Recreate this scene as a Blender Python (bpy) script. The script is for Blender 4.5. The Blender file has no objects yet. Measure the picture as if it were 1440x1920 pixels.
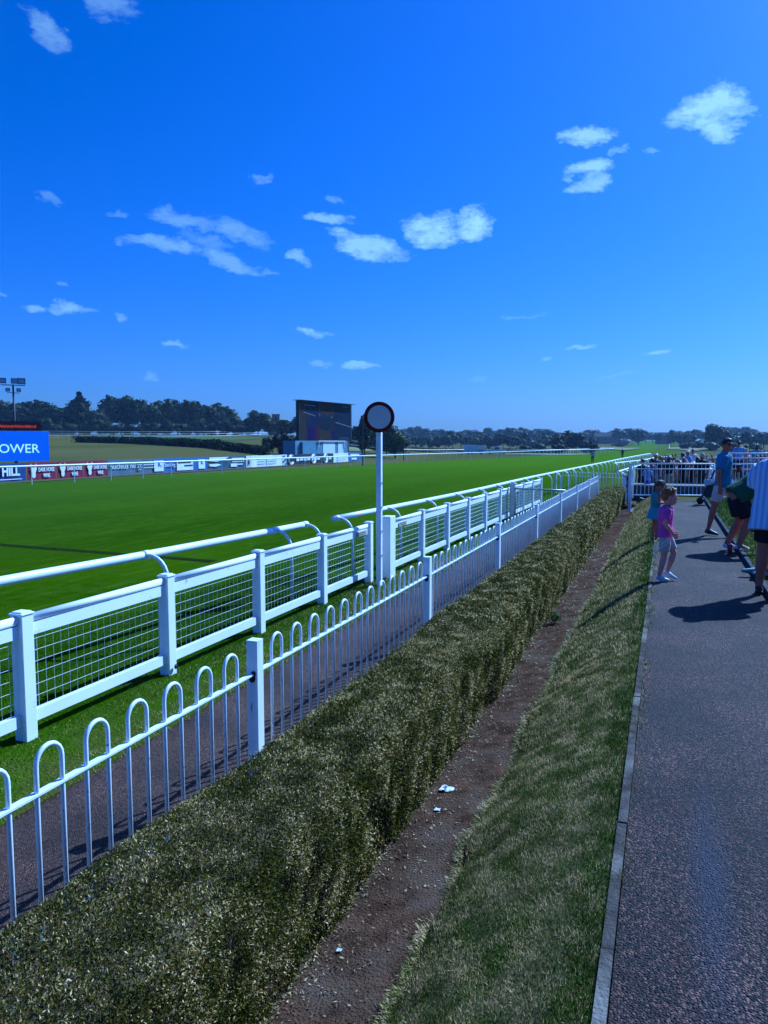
import bpy, math, random
import numpy as np
from mathutils import Vector, Matrix, noise as mnoise
random.seed(7); RNG = np.random.default_rng(11)
R = math.radians; PI = math.pi
SC = bpy.context.scene; COL = SC.collection

# ------------------------------------------------------------------ camera
FOC, CX, CY, HOR, VPX, EYE = 1440.0, 720.0, 960.0, 830.0, 1250.0, 1.7
PITCH = math.atan((CY - HOR) / FOC)
YAW = math.atan((VPX - CX) / math.hypot(FOC, CY - HOR))
cam_d = bpy.data.cameras.new('camera'); cam = bpy.data.objects.new('camera', cam_d); COL.objects.link(cam)
cam_d.sensor_fit = 'VERTICAL'; cam_d.sensor_height = 32.0; cam_d.lens = 32.0 * FOC / 1920.0
cam_d.clip_start = 0.05; cam_d.clip_end = 6000
cam.location = (0, 0, EYE); cam.rotation_euler = (PI / 2 - PITCH, 0, YAW)
SC.camera = cam
FW = Vector((-math.sin(YAW) * math.cos(PITCH), math.cos(YAW) * math.cos(PITCH), -math.sin(PITCH)))
RT = Vector((math.cos(YAW), math.sin(YAW), 0)); UP = RT.cross(FW)
def ray(x, y): return FW + RT * ((x - CX) / FOC) + UP * ((CY - y) / FOC)
def at(x, y, z=0.0):                       # photo point on the level z
    d = ray(x, y); t = (z - EYE) / d.z
    return Vector((d.x * t, d.y * t, z))
def onx(px, X):                            # where the sight line of column px crosses the wall x = X
    d = ray(px, HOR); return X * d.y / d.x

# ------------------------------------------------------------------ light and exposure
SUN_EL, SUN_AZ = R(42), R(32)              # azimuth measured from +Y towards +X
EXPOSURE = 1.15
SC.view_settings.view_transform = 'Standard'; SC.view_settings.look = 'None'
SC.view_settings.exposure = EXPOSURE; SC.view_settings.gamma = 1; SC.view_settings.use_curve_mapping = False
sd = bpy.data.lights.new('sun', 'SUN'); sun = bpy.data.objects.new('sun', sd); COL.objects.link(sun)
sd.energy = 5.0; sd.angle = R(0.5); sd.color = (0.37, 0.64, 1.0)
sdir = Vector((math.sin(SUN_AZ) * math.cos(SUN_EL), math.cos(SUN_AZ) * math.cos(SUN_EL), math.sin(SUN_EL)))
sun.rotation_euler = sdir.to_track_quat('Z', 'Y').to_euler(); sun.location = (20, 30, 30)

W = bpy.data.worlds.new('World'); SC.world = W; W.use_nodes = True
nt = W.node_tree; nt.nodes.clear(); N = nt.nodes; L = nt.links
def wn(t, **k):
    n = N.new(t)
    for a, b in k.items(): setattr(n, a, b)
    return n
def vm(op, a, b=None):
    n = wn('ShaderNodeVectorMath', operation=op)
    for i, s in enumerate((a, b)):
        if s is None: continue
        if isinstance(s, bpy.types.NodeSocket): L.new(s, n.inputs[i])
        else: n.inputs[i].default_value = s
    return n.outputs['Value'] if op in ('DOT_PRODUCT', 'LENGTH') else n.outputs[0]
def mm(op, a, b=None, c=None, clamp=False):
    n = wn('ShaderNodeMath', operation=op); n.use_clamp = clamp
    for i, s in enumerate((a, b, c)):
        if s is None: continue
        if isinstance(s, bpy.types.NodeSocket): L.new(s, n.inputs[i])
        else: n.inputs[i].default_value = s
    return n.outputs[0]
sky = wn('ShaderNodeTexSky'); sky.sky_type = 'NISHITA'; sky.sun_disc = False
sky.sun_elevation = SUN_EL; sky.sun_rotation = SUN_AZ; sky.air_density = 1.0; sky.dust_density = 1.1; sky.ozone_density = 2.2
bg = wn('ShaderNodeBackground'); bg.inputs[1].default_value = 0.060
tint = wn('ShaderNodeMix', data_type='RGBA', blend_type='MULTIPLY'); tint.inputs[0].default_value = 1
L.new(sky.outputs[0], tint.inputs[6]); tint.inputs[7].default_value = (0.235, 0.52, 1.40, 1)
hs = wn('ShaderNodeHueSaturation'); hs.inputs['Saturation'].default_value = 1.07; hs.inputs['Value'].default_value = 1.0
L.new(tint.outputs[2], hs.inputs['Color'])
tc = wn('ShaderNodeTexCoord'); D = tc.outputs['Generated']
nz = wn('ShaderNodeTexNoise'); nz.inputs['Scale'].default_value = 17; nz.inputs['Detail'].default_value = 6; nz.inputs['Roughness'].default_value = 0.62
L.new(vm('MULTIPLY', D, (1, 1, 1.7)), nz.inputs['Vector'])
dst = vm('MULTIPLY', vm('SUBTRACT', nz.outputs['Color'], (0.5, 0.5, 0.5)), (0.075, 0.075, 0.045))
DD = vm('ADD', D, dst)
CLOUDS = [(80, 55, 46, 30, -35, .40), (190, 5, 62, 34, 0, .32), (490, 328, 27, 13, 0, .30), (98, 378, 30, 11, -10, .22),
 (345, 408, 74, 22, -12, .36), (440, 432, 78, 24, -22, .36), (305, 462, 84, 19, -3, .42), (430, 486, 90, 18, -14, .40), (385, 452, 60, 18, -12, .24), (505, 502, 34, 9, 0, .25),
 (622, 411, 58, 13, 5, .60), (560, 482, 30, 18, -38, .55), (688, 462, 90, 28, -14, .78), (812, 432, 58, 44, 0, .95), (888, 426, 46, 38, 20, 1.0),
 (1100, 253, 60, 20, 0, .85), (1104, 313, 64, 22, 0, .85), (1108, 346, 50, 18, 0, .7), (1160, 282, 22, 9, 0, .4), (1210, 290, 17, 9, 0, .4),
 (1330, 206, 88, 42, 0, 1.0), (1346, 240, 46, 32, 0, .95), (60, 578, 30, 10, 0, .45), (130, 578, 46, 12, 0, .5), (220, 595, 20, 7, 0, .35),
 (335, 652, 32, 9, 0, .40), (588, 626, 28, 11, -15, .55), (670, 685, 44, 10, 0, .5), (590, 682, 26, 8, 0, .28), (1082, 648, 35, 8, 0, .45),
 (1238, 655, 30, 7, 0, .45), (1020, 677, 14, 6, 0, .25), (8, 550, 16, 7, 0, .32), (118, 537, 16, 8, 0, .24), (285, 714, 22, 7, 0, .24),
 (230, 402, 22, 9, 0, .2), (620, 375, 20, 5, 0, .25), (978, 596, 58, 5, 0, .2), (1150, 707, 42, 5, 0, .16), (910, 710, 22, 6, 0, .16)]
nz2 = wn('ShaderNodeTexNoise'); nz2.inputs['Scale'].default_value = 34; nz2.inputs['Detail'].default_value = 9; nz2.inputs['Roughness'].default_value = 0.72
L.new(vm('MULTIPLY', D, (1, 1, 2.2)), nz2.inputs['Vector'])
ero = mm('MULTIPLY', mm('SUBTRACT', 0.74, nz2.outputs[0], clamp=True), 2.3)
acc = None
for (px, py, rx, ry, ro, st) in CLOUDS:
    c = ray(px, py).normalized(); r0 = c.cross(Vector((0, 0, 1))).normalized(); u0 = r0.cross(c)
    a = R(ro); r = r0 * math.cos(a) + u0 * math.sin(a); u = u0 * math.cos(a) - r0 * math.sin(a)
    k = FOC / math.sqrt(1 + ((px - CX) ** 2 + (py - CY) ** 2) / FOC ** 2) ** -1
    wx, wy = rx * 1.15 / k, ry * 1.15 / k
    df = vm('SUBTRACT', DD, tuple(c))
    A = vm('DOT_PRODUCT', df, tuple(r / wx)); B = vm('DOT_PRODUCT', df, tuple(u / wy))
    q = mm('MULTIPLY_ADD', A, A, mm('MULTIPLY', B, B))
    m = mm('MULTIPLY', mm('MULTIPLY', mm('SUBTRACT', mm('MULTIPLY_ADD', q, -1.35, 1.35), ero), 1.25, clamp=True), st)
    acc = m if acc is None else mm('MAXIMUM', acc, m)
mask = mm('MULTIPLY', acc, 0.74, clamp=True)
mix = wn('ShaderNodeMix', data_type='RGBA'); L.new(mask, mix.inputs[0]); L.new(hs.outputs[0], mix.inputs[6])
mix.inputs[7].default_value = (3.4, 7.0, 9.4, 1)
L.new(mix.outputs[2], bg.inputs[0])
wo = wn('ShaderNodeOutputWorld'); L.new(bg.outputs[0], wo.inputs[0])
W.cycles.sampling_method = 'MANUAL'; W.cycles.sample_map_resolution = 512
SC.cycles.max_bounces = 5; SC.cycles.diffuse_bounces = 3; SC.cycles.transparent_max_bounces = 6; SC.cycles.volume_bounces = 0
SC.cycles.use_denoising = True

# ------------------------------------------------------------------ materials
def newmat(name):
    m = bpy.data.materials.new(name); m.use_nodes = True
    t = m.node_tree; b = t.nodes['Principled BSDF']; return m, t, b
def pm(name, c1, c2=None, scale=5.0, rough=0.6, bump=0.0, bscale=None, metal=0.0, coord='Object', stretch=(1, 1, 1), island=0.0, contrast=(0.35, 0.65), spec=None, bdist=0.01, c3=None, s3=0.3, detail=4, c3r=(0.48, 0.66)):
    m, t, b = newmat(name); n, l = t.nodes, t.links
    if spec is None: spec = 0.0 if rough >= .9 else (0.1 if rough >= .7 else .3)
    b.inputs['Roughness'].default_value = rough; b.inputs['Metallic'].default_value = metal; b.inputs['Specular IOR Level'].default_value = spec
    if c2 is None: c2 = tuple(x * 0.86 for x in c1)
    tc = n.new('ShaderNodeTexCoord'); mp = n.new('ShaderNodeMapping'); mp.inputs['Scale'].default_value = stretch
    if coord == 'World':
        g = n.new('ShaderNodeNewGeometry'); l.new(g.outputs['Position'], mp.inputs[0])
    else: l.new(tc.outputs[coord], mp.inputs[0])
    no = n.new('ShaderNodeTexNoise'); no.inputs['Scale'].default_value = scale; no.inputs['Detail'].default_value = detail; l.new(mp.outputs[0], no.inputs['Vector'])
    mr = n.new('ShaderNodeMapRange'); mr.inputs[1].default_value, mr.inputs[2].default_value = contrast; l.new(no.outputs[0], mr.inputs[0])
    mx = n.new('ShaderNodeMix'); mx.data_type = 'RGBA'; l.new(mr.outputs[0], mx.inputs[0]); mx.inputs[6].default_value = (*c1, 1); mx.inputs[7].default_value = (*c2, 1)
    out = mx.outputs[2]
    if c3 is not None:
        n3 = n.new('ShaderNodeTexNoise'); n3.inputs['Scale'].default_value = s3; n3.inputs['Detail'].default_value = 3; l.new(mp.outputs[0], n3.inputs['Vector'])
        m3 = n.new('ShaderNodeMapRange'); m3.inputs[1].default_value, m3.inputs[2].default_value = c3r; l.new(n3.outputs[0], m3.inputs[0])
        x3 = n.new('ShaderNodeMix'); x3.data_type = 'RGBA'; l.new(m3.outputs[0], x3.inputs[0]); l.new(out, x3.inputs[6]); x3.inputs[7].default_value = (*c3, 1); out = x3.outputs[2]
    if island:
        g = n.new('ShaderNodeNewGeometry'); h = n.new('ShaderNodeHueSaturation'); l.new(out, h.inputs['Color'])
        r = n.new('ShaderNodeMapRange'); l.new(g.outputs['Random Per Island'], r.inputs[0]); r.inputs[3].default_value = 1 - island; r.inputs[4].default_value = 1 + island
        l.new(r.outputs[0], h.inputs['Value']); out = h.outputs[0]
    l.new(out, b.inputs['Base Color'])
    if bump:
        nb = n.new('ShaderNodeTexNoise'); nb.inputs['Scale'].default_value = bscale or scale * 3; nb.inputs['Detail'].default_value = 5; l.new(mp.outputs[0], nb.inputs['Vector'])
        bp = n.new('ShaderNodeBump'); bp.inputs['Strength'].default_value = bump; bp.inputs['Distance'].default_value = bdist; l.new(nb.outputs[0], bp.inputs['Height']); l.new(bp.outputs[0], b.inputs['Normal'])
    return m
def leafmat(name, stops, patch=0.6, pscale=1.2, trans=0.25, shift=0.0, rough=0.55, pstretch=(1, 1, 1), spec=0.08):
    # colour per leaf from a ramp, whole patches shifted towards one end of it
    m, t, b = newmat(name); n, l = t.nodes, t.links
    g = n.new('ShaderNodeNewGeometry'); mp = n.new('ShaderNodeMapping'); mp.inputs['Scale'].default_value = pstretch; l.new(g.outputs['Position'], mp.inputs[0])
    no = n.new('ShaderNodeTexNoise'); no.inputs['Scale'].default_value = pscale; no.inputs['Detail'].default_value = 3; l.new(mp.outputs[0], no.inputs['Vector'])
    mr = n.new('ShaderNodeMapRange'); mr.inputs[1].default_value = 0.3; mr.inputs[2].default_value = 0.7; mr.inputs[3].default_value = -patch / 2 + shift; mr.inputs[4].default_value = patch / 2 + shift; l.new(no.outputs[0], mr.inputs[0])
    ad = n.new('ShaderNodeMath'); ad.operation = 'ADD'; ad.use_clamp = True; l.new(mr.outputs[0], ad.inputs[0]); l.new(g.outputs['Random Per Island'], ad.inputs[1])
    cr = n.new('ShaderNodeValToRGB'); e = cr.color_ramp.elements
    while len(e) < len(stops): e.new(0.5)
    for i, (p, c) in enumerate(stops): e[i].position = p; e[i].color = (*c, 1)
    l.new(ad.outputs[0], cr.inputs[0]); l.new(cr.outputs[0], b.inputs['Base Color']); b.inputs['Roughness'].default_value = rough; b.inputs['Specular IOR Level'].default_value = spec
    if trans:
        tr = n.new('ShaderNodeBsdfTranslucent'); l.new(cr.outputs[0], tr.inputs[0]); ms = n.new('ShaderNodeMixShader'); ms.inputs[0].default_value = trans
        l.new(b.outputs[0], ms.inputs[1]); l.new(tr.outputs[0], ms.inputs[2]); l.new(ms.outputs[0], n['Material Output'].inputs[0])
    return m
M = {}
M['white'] = pm('white_paint', (0.80, 0.83, 0.85), (0.68, 0.71, 0.74), 3, 0.42, 0.05, 60, contrast=(0.45, 0.75), c3=(0.30, 0.27, 0.23), s3=26, c3r=(0.66, 0.76))
M['plastic'] = pm('white_plastic', (0.82, 0.84, 0.86), (0.74, 0.77, 0.79), 1.5, 0.35, contrast=(0.4, 0.8), c3=(0.50, 0.50, 0.46), s3=8, c3r=(0.66, 0.80))
M['wood_white'] = pm('painted_wood', (0.78, 0.80, 0.83), (0.62, 0.65, 0.67), 4, 0.55, 0.12, 30, stretch=(1, 1, 0.25), contrast=(0.5, 0.8), c3=(0.25, 0.23, 0.20), s3=20, c3r=(0.68, 0.76))
M['galv'] = pm('galvanised_steel', (0.42, 0.45, 0.48), (0.33, 0.36, 0.38), 6, 0.4, metal=0.5)
M['rust'] = pm('rusted_patch', (0.05, 0.03, 0.025), (0.02, 0.015, 0.015), 30, 0.9)
M['disc_red'] = pm('dark_red_paint', (0.19, 0.008, 0.012), (0.16, 0.007, 0.010), 6, 0.6, spec=.1)
M['disc_face'] = pm('disc_face', (0.66, 0.62, 0.58), (0.60, 0.57, 0.54), 4, 0.7)
M['black'] = pm('black', (0.012, 0.013, 0.018), (0.02, 0.02, 0.026), 8, 0.6)
M['dark'] = pm('dark_grey', (0.04, 0.045, 0.06), (0.03, 0.03, 0.04), 8, 0.6)
M['concrete'] = pm('concrete', (0.24, 0.20, 0.185), (0.16, 0.135, 0.125), 7, 0.85, 0.4, 60, c3=(0.15, 0.14, 0.13), s3=2.2, coord='World')
M['kerb'] = pm('kerb_concrete', (0.060, 0.045, 0.040), (0.10, 0.08, 0.07), 14, 0.9, 0.8, 70, c3=(0.20, 0.165, 0.145), s3=3.0, coord='World', detail=8, bdist=.015)
M['concrete_dark'] = pm('dark_concrete', (0.10, 0.10, 0.11), (0.05, 0.05, 0.06), 4, 0.9, coord='World')
M['navy'] = pm('navy_vinyl', (0.012, 0.05, 0.22), (0.01, 0.04, 0.17), 0.8, 0.5)
M['maroon'] = pm('maroon_vinyl', (0.24, 0.015, 0.04), (0.19, 0.012, 0.035), 0.8, 0.5)
M['vinyl_grey'] = pm('grey_vinyl', (0.10, 0.16, 0.20), (0.07, 0.11, 0.15), 0.9, 0.5)
M['vinyl_blue'] = pm('blue_vinyl', (0.02, 0.13, 0.36), (0.015, 0.09, 0.28), 0.9, 0.5)
M['vinyl_teal'] = pm('teal_vinyl', (0.03, 0.11, 0.18), (0.02, 0.06, 0.10), 0.9, 0.5)
M['vinyl_white'] = pm('white_vinyl', (0.72, 0.75, 0.78), (0.62, 0.65, 0.7), 0.9, 0.5)

M['led'] = pm('led_board', (0.17, 0.012, 0.022), (0.12, 0.009, 0.016), 3, 0.5)
M['brick'] = pm('brick', (0.20, 0.09, 0.06), (0.15, 0.07, 0.05), 3, 0.9)
M['slate'] = pm('roof_slate', (0.10, 0.07, 0.07), (0.14, 0.08, 0.07), 2, 0.8)
M['trailer_blue'] = pm('trailer_panel', (0.09, 0.24, 0.34), (0.07, 0.19, 0.28), 1.2, 0.5)
M['trailer_lt'] = pm('pale_panel', (0.62, 0.72, 0.76), (0.54, 0.64, 0.68), 2, 0.5, stretch=(1, 1, 4))
M['glass'] = pm('dark_glass', (0.02, 0.03, 0.04), None, 2, 0.1, spec=0.8)
M['tyre'] = pm('tyre', (0.02, 0.02, 0.02), None, 9, 0.8)
M['bark'] = pm('bark', (0.10, 0.075, 0.055), (0.05, 0.04, 0.03), 6, 0.9, stretch=(1, 1, 0.3))
M['pink_roof'] = pm('pink_canvas', (0.72, 0.42, 0.46), None, 3, 0.7)
M['brass'] = pm('brass_plate', (0.45, 0.38, 0.25), (0.3, 0.25, 0.18), 40, 0.5)
def emit(name, c, s):
    m, t, b = newmat(name); b.inputs['Emission Color'].default_value = (*c, 1); b.inputs['Emission Strength'].default_value = s; b.inputs['Base Color'].default_value = (0.01, 0.01, 0.01, 1); return m
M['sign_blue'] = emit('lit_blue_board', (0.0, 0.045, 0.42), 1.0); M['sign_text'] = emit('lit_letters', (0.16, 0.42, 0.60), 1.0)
M['led_on'] = emit('led_lit', (1.0, 0.12, 0.10), 0.35)

# ground-type materials
def turf_mat():
    m, t, b = newmat('racecourse_turf'); n, l = t.nodes, t.links
    g = n.new('ShaderNodeNewGeometry'); sx = n.new('ShaderNodeSeparateXYZ'); l.new(g.outputs['Position'], sx.inputs[0])
    def noise(sc, st=(1, 1, 1), det=4):
        mp = n.new('ShaderNodeMapping'); mp.inputs['Scale'].default_value = st; l.new(g.outputs['Position'], mp.inputs[0])
        o = n.new('ShaderNodeTexNoise'); o.inputs['Scale'].default_value = sc; o.inputs['Detail'].default_value = det; l.new(mp.outputs[0], o.inputs['Vector']); return o.outputs[0]
    def mr(s, a, b_, c=0, d=1):
        o = n.new('ShaderNodeMapRange'); l.new(s, o.inputs[0])
        for i, v in enumerate((a, b_, c, d)): o.inputs[i + 1].default_value = v
        return o.outputs[0]
    def mix(f, a, b_):
        o = n.new('ShaderNodeMix'); o.data_type = 'RGBA'; l.new(f, o.inputs[0])
        for s, v in ((6, a), (7, b_)):
            if isinstance(v, tuple): o.inputs[s].default_value = (*v, 1)
            else: l.new(v, o.inputs[s])
        return o.outputs[2]
    c = mix(mr(noise(0.22, (1, 0.6, 1)), .38, .62), (0.025, 0.070, 0.0002), (0.050, 0.112, 0.0004))
    c = mix(mr(noise(3.5, (1, 1, 1), 6), .42, .75), c, (0.055, 0.105, 0.008))
    # mown bands that run along the course
    wv = n.new('ShaderNodeMath'); wv.operation = 'MULTIPLY'; l.new(sx.outputs[0], wv.inputs[0]); wv.inputs[1].default_value = 1.05
    ad = n.new('ShaderNodeMath'); ad.operation = 'MULTIPLY_ADD'; l.new(noise(0.06), ad.inputs[0]); ad.inputs[1].default_value = 5.0; l.new(wv.outputs[0], ad.inputs[2])
    sn = n.new('ShaderNodeMath'); sn.operation = 'SINE'; l.new(ad.outputs[0], sn.inputs[0])
    c = mix(mr(sn.outputs[0], -0.4, 0.4, 0.0, 0.42), c, (0.016, 0.050, 0.0003))
    c = mix(mr(noise(34, (1, 1, 1), 3), .35, .75, 0, .75), c, (0.007, 0.032, 0.0003))
    # paler to the far side and distance: low-angle backlight put into the colour
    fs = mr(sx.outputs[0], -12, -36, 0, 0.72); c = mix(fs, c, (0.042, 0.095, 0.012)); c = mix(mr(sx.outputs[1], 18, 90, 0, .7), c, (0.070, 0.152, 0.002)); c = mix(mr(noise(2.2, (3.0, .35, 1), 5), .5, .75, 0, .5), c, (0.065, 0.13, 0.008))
    dr = n.new('ShaderNodeMath'); dr.operation = 'MULTIPLY'; l.new(mr(sx.outputs[0], -5.0, -4.2, 0, .9), dr.inputs[0]); l.new(mr(noise(2.6, (1, 1, 1), 6), .38, .62), dr.inputs[1]); c = mix(dr.outputs[0], c, (0.082, 0.078, 0.016))
    l.new(c, b.inputs['Base Color']); b.inputs['Roughness'].default_value = 0.9; b.inputs['Specular IOR Level'].default_value = 0.0
    bp = n.new('ShaderNodeBump'); bp.inputs['Strength'].default_value = 0.85; bp.inputs['Distance'].default_value = 0.03
    l.new(noise(38, (1, 1, 1), 6), bp.inputs['Height']); l.new(bp.outputs[0], b.inputs['Normal'])
    return m
M['turf'] = turf_mat()
M['field'] = pm('dry_field', (0.115, 0.095, 0.028), (0.068, 0.068, 0.016), 0.05, 0.9, 0.5, 2.0, coord='World', stretch=(1.0, 0.45, 1), c3=(0.11, 0.092, 0.040), s3=0.022, bdist=0.1, detail=8)
M['soil'] = pm('bare_soil', (0.125, 0.060, 0.038), (0.055, 0.027, 0.018), 9, 0.95, 1.0, 80, coord='World', c3=(0.12, 0.072, 0.052), s3=3.0, bdist=0.02, detail=8)
M['verge'] = pm('verge_turf', (0.062, 0.070, 0.020), (0.140, 0.100, 0.052), 7.5, 0.9, 0.9, 60, coord='World', c3=(0.028, 0.052, 0.008), s3=3.0, bdist=0.02, detail=8)
def tarmac_mat(name, base, dark, light, patch):
    m, t, b = newmat(name); n, l = t.nodes, t.links
    g = n.new('ShaderNodeNewGeometry')
    vo = n.new('ShaderNodeTexVoronoi'); vo.inputs['Scale'].default_value = 125; l.new(g.outputs['Position'], vo.inputs['Vector'])
    n1 = n.new('ShaderNodeTexNoise'); n1.inputs['Scale'].default_value = 1.1; n1.inputs['Detail'].default_value = 8; l.new(g.outputs['Position'], n1.inputs['Vector'])
    n2 = n.new('ShaderNodeTexNoise'); n2.inputs['Scale'].default_value = 45; n2.inputs['Detail'].default_value = 4; l.new(g.outputs['Position'], n2.inputs['Vector'])
    bw = n.new('ShaderNodeRGBToBW'); l.new(vo.outputs['Color'], bw.inputs[0])
    cr = n.new('ShaderNodeValToRGB'); e = cr.color_ramp.elements; e[0].position = 0.15; e[0].color = (*dark, 1); e[1].position = 1.0; e[1].color = (*light, 1)
    x = e.new(0.55); x.color = (*base, 1); l.new(bw.outputs[0], cr.inputs[0])
    mr = n.new('ShaderNodeMapRange'); mr.inputs[1].default_value = .35; mr.inputs[2].default_value = .68; mr.inputs[3].default_value = .60; mr.inputs[4].default_value = 1.55; l.new(n1.outputs[0], mr.inputs[0])
    h = n.new('ShaderNodeHueSaturation'); l.new(cr.outputs[0], h.inputs['Color']); l.new(mr.outputs[0], h.inputs['Value']); out = h.outputs[0]
    nb_ = n.new('ShaderNodeTexNoise'); nb_.inputs['Scale'].default_value = 0.9; nb_.inputs['Detail'].default_value = 9; nb_.inputs['Roughness'].default_value = .65; mpb = n.new('ShaderNodeMapping'); mpb.inputs['Location'].default_value = (3.7, 1.3, 0); mpb.inputs['Scale'].default_value = (1.6, .6, 1); l.new(g.outputs['Position'], mpb.inputs[0]); l.new(mpb.outputs[0], nb_.inputs['Vector'])
    rb_ = n.new('ShaderNodeMapRange'); l.new(nb_.outputs[0], rb_.inputs[0]); rb_.inputs[1].default_value = .40; rb_.inputs[2].default_value = .66; rb_.inputs[4].default_value = .75
    mb_ = n.new('ShaderNodeMix'); mb_.data_type = 'RGBA'; mb_.blend_type = 'MULTIPLY'; l.new(rb_.outputs[0], mb_.inputs[0]); l.new(out, mb_.inputs[6]); mb_.inputs[7].default_value = (.62, .42, .36, 1); out = mb_.outputs[2]
    rough = 0.8
    if patch:   # a smooth darker repair strip, long in Y
        sp = n.new('ShaderNodeSeparateXYZ'); l.new(g.outputs['Position'], sp.inputs[0])
        def ab(o, c, w, k):
            s = n.new('ShaderNodeMath'); s.operation = 'SUBTRACT'; l.new(sp.outputs[o], s.inputs[0]); s.inputs[1].default_value = c
            wv = n.new('ShaderNodeMath'); wv.operation = 'MULTIPLY_ADD'; l.new(n1.outputs[0], wv.inputs[0]); wv.inputs[1].default_value = k; l.new(s.outputs[0], wv.inputs[2])
            s2 = n.new('ShaderNodeMath'); s2.operation = 'ADD'; l.new(wv.outputs[0], s2.inputs[0]); s2.inputs[1].default_value = -k / 2
            a = n.new('ShaderNodeMath'); a.operation = 'ABSOLUTE'; l.new(s2.outputs[0], a.inputs[0])
            r = n.new('ShaderNodeMapRange'); l.new(a.outputs[0], r.inputs[0]); r.inputs[1].default_value = w; r.inputs[2].default_value = w * 0.1; return r.outputs[0]
        mu = n.new('ShaderNodeMath'); mu.operation = 'MULTIPLY'; l.new(ab(0, 0.215, 0.10, 0.16), mu.inputs[0]); l.new(ab(1, 3.15, 1.0, 0.7), mu.inputs[1])
        m8 = n.new('ShaderNodeMath'); m8.operation = 'MULTIPLY'; l.new(mu.outputs[0], m8.inputs[0]); m8.inputs[1].default_value = 0.8
        mx = n.new('ShaderNodeMix'); mx.data_type = 'RGBA'; l.new(m8.outputs[0], mx.inputs[0]); l.new(out, mx.inputs[6]); mx.inputs[7].default_value = (0.020, 0.022, 0.040, 1); out = mx.outputs[2]
    l.new(out, b.inputs['Base Color']); b.inputs['Roughness'].default_value = rough; b.inputs['Specular IOR Level'].default_value = 0.3
    ad = n.new('ShaderNodeMath'); ad.operation = 'SUBTRACT'; l.new(n2.outputs[0], ad.inputs[0]); l.new(vo.outputs['Distance'], ad.inputs[1])
    bp = n.new('ShaderNodeBump'); bp.inputs['Strength'].default_value = 1.0; bp.inputs['Distance'].default_value = 0.010; l.new(ad.outputs[0], bp.inputs['Height']); l.new(bp.outputs[0], b.inputs['Normal'])
    return m
M['tarmac'] = tarmac_mat('path_tarmac', (0.024, 0.0080, 0.0070), (0.0015, 0.0008, 0.001), (0.27, 0.115, 0.085), True)
M['walk'] = tarmac_mat('walkway_tarmac', (0.075, 0.028, 0.019), (0.018, 0.008, 0.006), (0.22, 0.11, 0.075), False)
DARKLEAF = [(0.0, (0.006, 0.016, 0.003)), (0.32, (0.030, 0.046, 0.004)), (0.54, (0.105, 0.100, 0.008)), (0.76, (0.22, 0.13, 0.022)), (0.90, (0.50, 0.31, 0.10)), (1.0, (0.80, 0.56, 0.27))]
M['hedge_leaf'] = leafmat('hedge_leaf', DARKLEAF, 0.66, 5.5, 0.30, 0.045, 0.5)
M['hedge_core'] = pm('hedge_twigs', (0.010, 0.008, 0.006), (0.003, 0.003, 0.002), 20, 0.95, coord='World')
M['blade'] = leafmat('grass_blade', [(0.0, (0.030, 0.056, 0.005)), (0.44, (0.095, 0.150, 0.018)), (0.64, (0.30, 0.21, 0.065)), (0.84, (0.64, 0.38, 0.18)), (1.0, (0.95, 0.62, 0.34))], 0.70, 6.5, 0.3, 0.02)
M['blade_green'] = leafmat('turf_blade', [(0.0, (0.012, 0.045, 0.002)), (0.6, (0.032, 0.095, 0.004)), (0.9, (0.07, 0.13, 0.015)), (1.0, (0.24, 0.22, 0.12))], 0.5, 1.2, 0.3, -0.05)
M['litter'] = leafmat('dead_leaf', [(0.0, (0.05, 0.028, 0.015)), (0.5, (0.20, 0.12, 0.06)), (1.0, (0.60, 0.42, 0.24))], 0.5, 3, 0.1)
for nm, k, s in (('tree_a', (0.8, 1.0, 0.75), 0), ('tree_b', (1.15, 1.15, 0.75), 0.05), ('tree_c', (0.6, 0.8, 0.7), -0.1), ('tree_d', (1.5, 1.5, 1.0), 0.1)):
    st = [(0.0, (0.005, 0.010, 0.003)), (0.5, (0.014, 0.024, 0.006)), (1.0, (0.050, 0.062, 0.014))]
    M[nm] = leafmat(nm, [(p, tuple(min(1, a * b) for a, b in zip(c, k))) for p, c in st], 0.5, 0.35, 0.15, s)

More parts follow.
